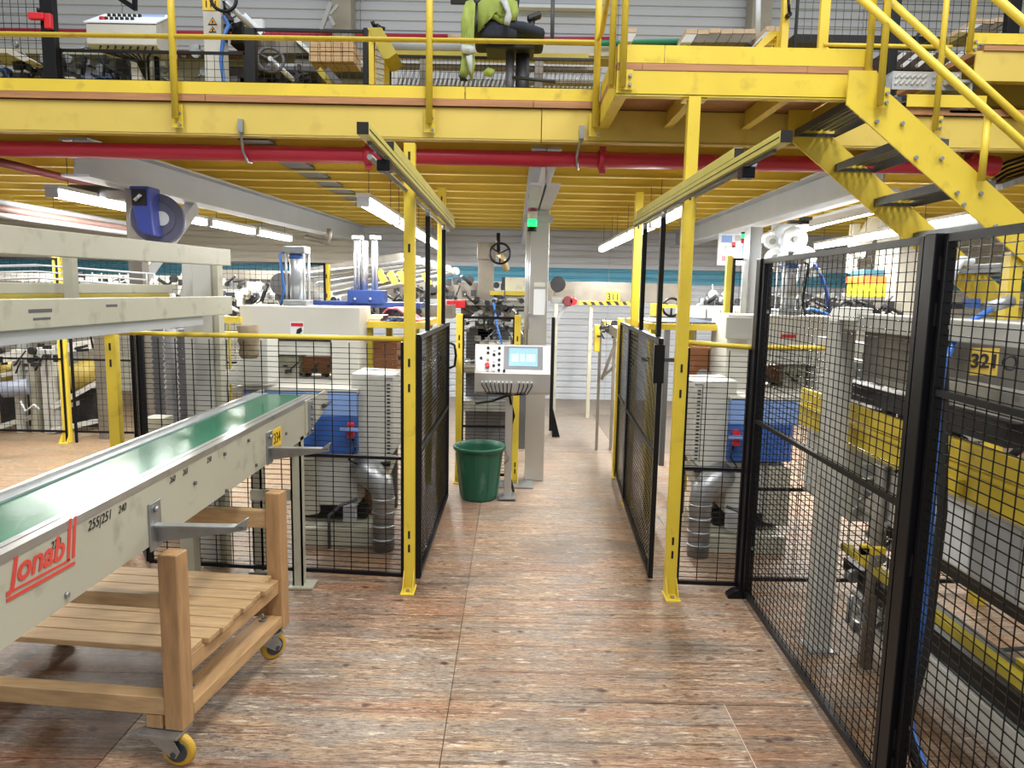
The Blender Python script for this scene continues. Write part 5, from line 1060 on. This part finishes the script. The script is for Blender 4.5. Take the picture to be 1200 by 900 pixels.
# upper machines line seen through the mesh
D = 6.7; t = thing('infeed_machine', 'grey machine line with white tables behind the upper mesh fence at the left', 'machine line', (-3.5, 7, ZU))
part('bed', PB((-80, 58), (300, 64), 6.7, 7.1), BEI, t); part('wooden_edge', PB((180, 58.5), (290, 63.5), 6.55, 6.68), mat('worn_brown_steel', '#8a6658', .5, .1, .3, 12), t)
part('table', PP([(28, 108), (42, 90), (70, 90), (108, 112), (80, 112)], 6.6, 6.9), WHT, t); part('table', PP([(-20, 56), (10, 56), (36, 70), (28, 72), (8, 62), (-20, 62)], 6.2, 6.5), CRM, t); part('table', PP([(75, 90), (86, 90), (128, 112), (110, 112)], 6.3, 6.5), CRM, t)
part('cabinet', PB((122, 92), (150, 112), 6.6, 6.9), WHT, t); part('cabinet', PB((168, 64), (240, 112), 6.75, 7.0), BEI, t); part('panel', PB((70, 66), (150, 88), 6.9, 7.0), mat('faint_grey', '#A9A8A2'), t); part('dark_panel', PB((262, 78), (300, 112), 6.8, 7.0), GDK, t)
part('chassis', MB().box(-5.4, -2.3, 6.8, 7.1, ZU, 3.6), DKM, t); part('label_strip', PB((95, 87), (148, 91), 6.55, 6.58), BLL, t)
part('fittings', fittings(-4.6, -3.4, 6.35, 6.6, 3.42, 3.65, 60, .05, 71), DKM, t, kind='stuff'); part('fittings', fittings(-5.2, -2.4, 6.4, 6.6, 3.4, 3.75, 50, .05, 72), ZNC, t, kind='stuff')
part('blue_hose', MB().tube([at(-5, 82, 6.3), at(6, 82, 6.3), at(11, 92, 6.3), at(12, 108, 6.3)], .015, 8), NAV, t)
for i, (a_, b_) in enumerate(((183, 66), (171, 66))): part('stand', PB((a_-2, b_), (a_+2, 112), 6.2, 6.24), BLK, t)
t = thing('sander_line', 'grey machine bed with diagonal yellow frame behind the small handwheel', 'machine line', (-1.6, 7, ZU))
part('bed', PB((300, 78), (430, 84), 6.7, 7.1), GDK, t); part('bed', PB((345, 70), (430, 78), 6.8, 7.1), WHT, t); part('cover', PP([(300, 44), (342, 44), (362, 62), (300, 62)], 6.7, 7.0), MDM, t); part('cover_edge', PP([(342, 44), (348, 44), (368, 62), (362, 62)], 6.6, 7.0), PAP, t)
part('diagonal', MB().bar(at(374, 82, 6.4), at(400, 112, 6.4), .05, .05), YDK, t); part('diagonal', MB().bar(at(383, 82, 6.3), at(416, 118, 6.3), .05, .05), GDK, t); part('dark_chassis', PB((300, 88), (370, 112), 6.9, 7.1), DKM, t); part('sheet', PP([(380, 84), (428, 84), (428, 108), (400, 108)], 6.9, 6.95), mat('pale_blue_sheet', '#B9C2CE', .4), t)
part('yellow_part', PP([(308, 112), (314, 104), (330, 100), (338, 104), (320, 112)], 6.3, 6.5), YEL, t); part('fittings', fittings(at(325, 90, 6.2).x, at(360, 90, 6.2).x, 6.15, 6.3, at(340, 110, 6.2).z, at(340, 80, 6.2).z, 50, .035, 73), DKM, t, kind='stuff'); part('base', MB().box(-2.4, -1.3, 6.8, 7.1, ZU, 3.3), DKM, t)
t = thing('timber_block_stack', 'stack of light timber blocks on the mezzanine behind the mesh', 'timber stack', at(388, 75, 6.4))
for r_i in range(2):
    for k in range(4): part('block', PB((362+k*13.2, 49+r_i*12), (374.5+k*13.2, 60+r_i*12), 6.4, 6.7), PIN, t, .002)
# yellow mesh guard
D = 5.9; t = thing('mesh_guard', 'yellow framed guard with diagonal front beside the timber blocks on the mezzanine', 'guard', (at(445, 60, D).x, D, ZU))
part('upright', PB((432, 32), (438, 115), D, D+.05), YEL, t); part('upright', PB((450, 66), (456, 115), D+.3, D+.35), YEL, t); part('hood', PP([(432, 32), (447, 32), (465, 62), (455, 69), (449, 69), (436, 44)], D-.03, D+.3), YDK, t, .003)
a_ = at(438, 60, D+.05); b_ = at(450, 70, D+.3); mb = MB()
for i in range(12):
    z_ = at(438, 110, D).z-.05+i*.045; mb.bar((a_.x, a_.y, z_), (b_.x, b_.y, z_+.05), .005, .005)
for i in range(5): q = a_.lerp(b_, (i+.5)/5); mb.bar((q.x, q.y, 3.35), (q.x, q.y, 3.75), .005, .005)
part('wire_mesh', mb, YEL, t, kind='stuff'); part('black_knob', MB().tube([at(436, 30, D), at(440, 28, D)], .03, 10).tube([at(441, 30, D), at(446, 34, D)], .022, 10).tube([at(448, 33, D), at(451, 34, D)], .015, 8), BLK, t, kind='stuff')
part('base', MB().box(at(432, 60, D).x, at(456, 60, D).x, D+.06, D+.28, ZU, ZU+.1), YDK, t)
# roller bed behind chair
D = 6.4; t = thing('roller_bed', 'yellow edged roller bed with slanting rollers behind the office chair', 'conveyor', (0, 7, ZU)); zz = at(560, 66, D).z
part('top_rail', PB((456, 61), (690, 68), D, D+.08), YDK, t); part('middle_rail', PB((456, 103), (640, 108), D, D+.08), YEL, t); part('rust_rail', PB((456, 76), (700, 80), D+.1, D+.2), MDM, t); part('rust_rail', PB((620, 93), (700, 97), D+.1, D+.2), MDM, t)
for px in (497, 632): part('leg', FLG((px-5, 66), (px+5, 118), ZU, D+.02, D+.12), MDM, t)
for i in range(46):
    x_ = 462+i*5.2; part('roller', MB().tube([at(x_, 112, D+.3), at(x_+9, 80, D+.3)], .011, 6), (CHR, ZNC)[i % 2], t)
part('back_sheet', PB((456, 74), (700, 116), D+.5, D+.52), mat('pale_sheet', '#B8B9BA', .5), t)
D = 6.2; ufence(457, 700, 6.25, 68, 'fine mesh panel in front of the roller bed behind the office chair', dv=.035)
D = 8.2; t = thing('white_conveyor', 'long white machine beam with scribbles and a dark hole behind the upper railing', 'conveyor', (1.5, D, ZU))
part('beam', PB((545, 54), (885, 66), D, D+.3), CRM, t, .004); part('grey_roll', MB().tube([at(460, 55, D), at(540, 55, D)], .05, 14), GRY, t); part('hole', MB().tube([at(774, 57, D-.003), at(774, 57, D+.01)], .028, 16), INK, t); part('green_hose', MB().tube([at(700, 51, D-.1), at(760, 48.5, D-.1), at(810, 48, D-.1)], .025, 10), GRL, t)
part('green_cover', PB((640, 47), (820, 50), D-.02, D+.2), GRL, t); part('clamp', MB().torus(at(825, 57, D-.04), YA, .05, .02), DKM, t); part('scribble', MB().torus(at(787, 58, D-.003), YA, .06, .003), GDK, t)
part('dark_top', PB((800, 46), (890, 51), D+.01, D+.3), GDK, t); part('bed', PB((640, 67), (890, 70), D+.02, D+.3), YDK, t)
for px in (600, 700, 800, 880): part('leg', MB().box(at(px, 60, D).x-.04, at(px, 60, D).x+.04, D+.02, D+.1, ZU, at(px, 66, D).z), MDM, t)
def boards(px0, px1, n, py, D, lab, sl_=6):
    t = thing('board_stack', lab, 'board stack', at((px0+px1)/2, py+16, D)); w_ = (px1-px0)/n
    for q_ in (px0+1, px1-6-sl_): part('trestle_leg', FLG((q_, py+15.5), (q_+3, py), ZU, D+.1, D+.14), GDK, t)
    for k in range(n):
        x_ = px0+k*w_; dz = R_.uniform(-1.2, 1.2)
        part('board', PP([(x_, py+dz), (x_+w_*.96, py+dz-.5), (x_+w_*.96, py+5+dz), (x_, py+5+dz)], D, D+.42), PLK, t)
        part('board', PP([(x_-sl_, py+15.5), (x_+w_*.96-sl_, py+15.5), (x_+w_*.96, py+5.2+dz), (x_, py+5.2+dz)], D+.01, D+.42), MDM if k else PAP, t)
boards(804, 886, 6, 34, 7.7, 'row of grooved pale boards on the line above the stair platform'); boards(733, 747, 1, 33, 7.7, 'single pale board end just right of the corner posts')
boards(898, 919, 2, 30, 7.4, 'short pale boards beside the sloping yellow guard'); boards(1142, 1190, 4, 22, 7.0, 'pale boards on the raised deck at the upper right', 18)
t = thing('slat_rack', 'dark slatted rack with pale board edges behind the stair railing', 'rack', at(1080, 70, 6.6))
for i in range(6): part('slat', MB().bar(at(1040+i*17, 78, 6.6), at(1060+i*17, 62, 6.6), .03, .03), PAP, t)
part('bed', PB((1035, 62), (1140, 82), 6.7, 6.9), mat('dark_wood', '#4a3b34', .6), t); part('beam', PB((930, 42), (1110, 50), 6.9, 7.1), DKM, t); part('base', MB().box(at(1040, 60, 6.7).x, at(1130, 60, 6.7).x, 6.75, 6.9, ZU, at(1080, 82, 6.7).z), DKM, t)
part('wheel', MB().torus(at(1082, 45, 6.85), YA, .06, .015), DKM, t)
# sloping yellow guard above platform
D = 6.0; t = thing('mesh_guard', 'sloping yellow framed guard above the stair platform', 'guard', (at(900, 60, D).x, D, ZU))
part('sloping_top', PP([(874, 68), (878, 70), (912, 40), (918, 40), (918, 36), (903, 36)], D, D+.3), YEL, t); part('upright', FLG((911, 38), (918, 112), ZU, D-.01, D+.05), YEL, t); mb = MB()
for i in range(7): q = at(893+i*3, 74, D+.02); mb.bar(q, at(893+i*3, 66-i*3.2, D+.02), .006, .006)
for i in range(5): mb.bar(at(884+i*4, 70-i*6, D+.02), at(911, 70-i*6, D+.02), .006, .006)
part('wire_mesh', mb, YEL, t, kind='stuff')
solo('fence_post', 'yellow upright with black lever handle right of the sloping guard', 'fence post', FLG((920, -20), (928, 108), ZU, 5.9, 5.95), YEL)
q = at(925, 17, 5.85); solo('lever_handle', 'black lever handle on the yellow upright at the top', 'handle', MB().tube([q, q+Vector((-.02, -.01, .12))], .012, 8).tube([q-YA*.01, q+YA*.04], .02, 10), BLK)
ufence(931, 1040, 5.95, None, 'tall black mesh panel left of the black post behind the stair railing'); ufence(1050, 1175, 5.95, None, 'tall black mesh panel above the raised deck at the upper right')
upost(1044, .06, 5.9, None, BLK, 'black post rising behind the sloping stair rails'); upost(1182, .1, 5.9, None, BLK, 'black post at the upper right corner of the picture')
# chair with jacket
D = 5.35; t = thing('office_chair', 'dark blue swivel chair with armrests on the mezzanine', 'office chair', (at(595, 60, D).x, D, ZU)); cx = at(593, 60, D).x
def Z(py): return at(593, py, D).z
cz = Z(46)
st_ = MB().box(cx-.23, cx+.27, D-.2, D+.22, cz-.035, cz+.02); part('seat', st_, CHF, t, .03)
part('seat_front', MB().tube([(cx-.22, D-.18, cz), (cx-.05, D-.2, cz+.03), (cx+.12, D-.2, cz+.015), (cx+.25, D-.18, cz-.02)], .035, 14), CHF, t)
part('seat_mechanism', MB().box(cx-.14, cx+.2, D-.12, D+.12, cz-.1, cz-.04), CHP, t, .01); part('lever', MB().tube([(cx+.05, D-.14, cz-.3), (cx+.35, D-.2, cz-.34)], .012, 8), CHP, t)
part('backrest', MB().prism([(cx-.22, cz+.1), (cx+.06, cz+.1), (cx+.09, cz+.35), (cx+.07, cz+.75), (cx-.2, cz+.75), (cx-.25, cz+.35)], 'y', D+.2, D+.26), CHF, t, .02)
part('gas_column', MB().tube([(cx+.03, D, ZU+.08), (cx+.03, D, cz-.1)], .03, 14), GDK, t); part('column_cover', MB().tube([(cx+.12, D+.02, ZU+.08), (cx+.12, D+.02, cz-.1)], .05, 14), CHP, t)
for k in range(5):
    g_ = 2*math.pi*k/5+.3; e_ = Vector((cx+.03+.28*math.cos(g_), D+.28*math.sin(g_), ZU+.06)); lg = part('base_leg', MB().bar((cx+.03, D, ZU+.09), e_, .04, .03), CHP, t); part('castor', MB().tube([e_+Vector((-.02, 0, -.03)), e_+Vector((.02, 0, -.03))], .028, 12), CHP, lg)
a_ = part('armrest', MB().bar(at(618, 23, D-.1), at(634, 17, D-.1), .07, .04), CHP, t, .012); part('arm_post', MB().tube([at(620, 47, D-.1), at(624, 22, D-.1)], .022, 10), CHP, t)
part('armrest', MB().bar(at(556, 4, D-.1), at(576, -2, D-.1), .07, .04), CHP, t, .012); part('arm_post', MB().tube([at(559, 50, D-.1), at(559, 4, D-.1)], .025, 10), CHP, t)
def cloth(pts, D0, seed, amp=.02, th_=.02):
    r = random.Random(seed); n = len(pts); P3 = [at(x, y, D0) for x, y in pts]; c = sum(P3, Vector())/n; vs = []; fs = []
    rings = [1.0, .75, .5, .25]
    for side, off in ((0, -th_), (1, th_)):
        for rr in rings:
            for i, p in enumerate(P3): vs.append(c+(p-c)*rr+YA*((off*(1.5-rr) if rr < 1 else off*.3)+(amp*math.sin(i*1.9+rr*7+seed)*(1 if side == 0 else .3)*(rr < 1))))
        vs.append(c+YA*off*1.5)
    B_ = len(rings)*n+1
    for s_ in (0, 1):
        o = s_*B_
        for k in range(len(rings)-1):
            for i in range(n):
                f = (o+k*n+i, o+k*n+(i+1) % n, o+(k+1)*n+(i+1) % n, o+(k+1)*n+i); fs.append(f if s_ == 0 else tuple(reversed(f)))
        for i in range(n):
            f = (o+(len(rings)-1)*n+i, o+(len(rings)-1)*n+(i+1) % n, o+B_-1); fs.append(f if s_ == 0 else tuple(reversed(f)))
    for i in range(n): fs.append((i, B_+i, B_+(i+1) % n, (i+1) % n))
    return MB().add(vs, fs, True)
jk = thing('hi_vis_jacket', 'yellow and grey high visibility jacket hung over the office chair', 'jacket', at(570, 90, D-.2))
part('left_sleeve', cloth([(546, 2), (552, 0), (557, 4), (556, 30), (555, 55), (557, 75), (553, 96), (549, 86), (545, 92), (538, 90), (541, 70), (541, 50), (540, 28), (543, 10)], D-.26, 1), HIV, jk)
part('reflective_strip', cloth([(541, 52), (556, 54), (557, 62), (551, 64), (541, 62)], D-.30, 2, .004), SLV, jk); part('reflective_strip', cloth([(546, 66), (554, 64), (553, 88), (550, 84)], D-.30, 5, .004), SLV, jk)
part('cuff', cloth([(537, 88), (546, 92), (549, 95), (540, 95)], D-.28, 3, .003), BLK, jk)
part('body', cloth([(560, 4), (572, -6), (590, -8), (606, 2), (608, 14), (604, 24), (598, 24), (588, 28), (578, 22), (570, 20), (563, 32), (560, 38)], D-.24, 4), HIV, jk)
part('reflective_strip', cloth([(586, 0), (594, -2), (600, 20), (597, 30), (590, 28), (594, 16)], D-.29, 6, .004), SLV, jk)
part('dark_lining', cloth([(563, 24), (572, 20), (584, 30), (598, 26), (606, 32), (606, 44), (562, 44)], D-.21, 7, .004), CHF, jk)
part('lower_hem', cloth([(566, 84), (572, 79), (580, 82), (576, 90), (568, 89)], D-.1, 8, .004), HIV, jk)
# wall stuff
D = 11.3
t = thing('sprinkler_pipe', 'red pipe along the upper back wall, with a white end sleeve', 'pipe', (-2, D, at(300, 42, D).z)); a_, b_ = at(-100, 34, D), at(525, 43, D)
part('pipe', MB().tube([a_, b_], .035, 12), RED, t); part('white_sleeve', MB().tube([b_, at(546, 43.5, D)], .04, 12), PLK, t)
solo('sprinkler_pipe', 'red pipe piece on the upper back wall right of the office chair', 'pipe', MB().tube([at(622, 46, D), at(722, 46, D)], .035, 12), RED)
solo('wall_post', 'grey concrete wall post behind the timber blocks on the mezzanine', 'wall post', MB().box(at(391, 20, 11.1).x, at(413, 20, 11.1).x, 11.0, 11.3, 2.9, 6.2), CNC)
solo('wall_post', 'grey concrete wall post behind the stair platform', 'wall post', MB().box(at(879, 20, 11.1).x, at(902, 20, 11.1).x, 11.0, 11.3, 2.9, 7.2), CNC)
solo('white_pole', 'thin white pole in front of the right concrete wall post', 'pole', MB().tube([at(888, 52, 9), at(889, -20, 9)], .03, 10), PAP)
solo('wall_brace', 'thin grey diagonal brace on the upper back wall', 'brace', MB().bar(at(376, 35, 10.8), at(388, 4, 10.8), .06, .06).bar(at(386, 18, 10.8), at(392, 30, 10.8), .04, .04).bar(at(386, 18, 10.8), at(396, 6, 10.8), .04, .04), GRY)
solo('cable_duct', 'pale narrow cable duct high on the wall beside the office chair', 'cable duct', PB((605, 5), (702, 9), 11.2, 11.34), PAP)
solo('hanging_rod', 'thin dark rod hanging in front of the upper back wall', 'rod', MB().tube([at(647, 52, 9.5), at(648, -10, 9.5)], .025, 8), GDK)
solo('ceiling_bracket', 'dark angled bracket above the upper console at the top edge', 'bracket', MB().bar(at(140, -2, 8), at(158, 10, 8), .05, .05).bar(at(158, 12, 8), at(158, -6, 8), .04, .04), BLK)
solo('screen_bracket', 'dark screen edge at the top above the office chair', 'screen', PB((528, -14), (550, 3), 6.6, 6.65), BLK)
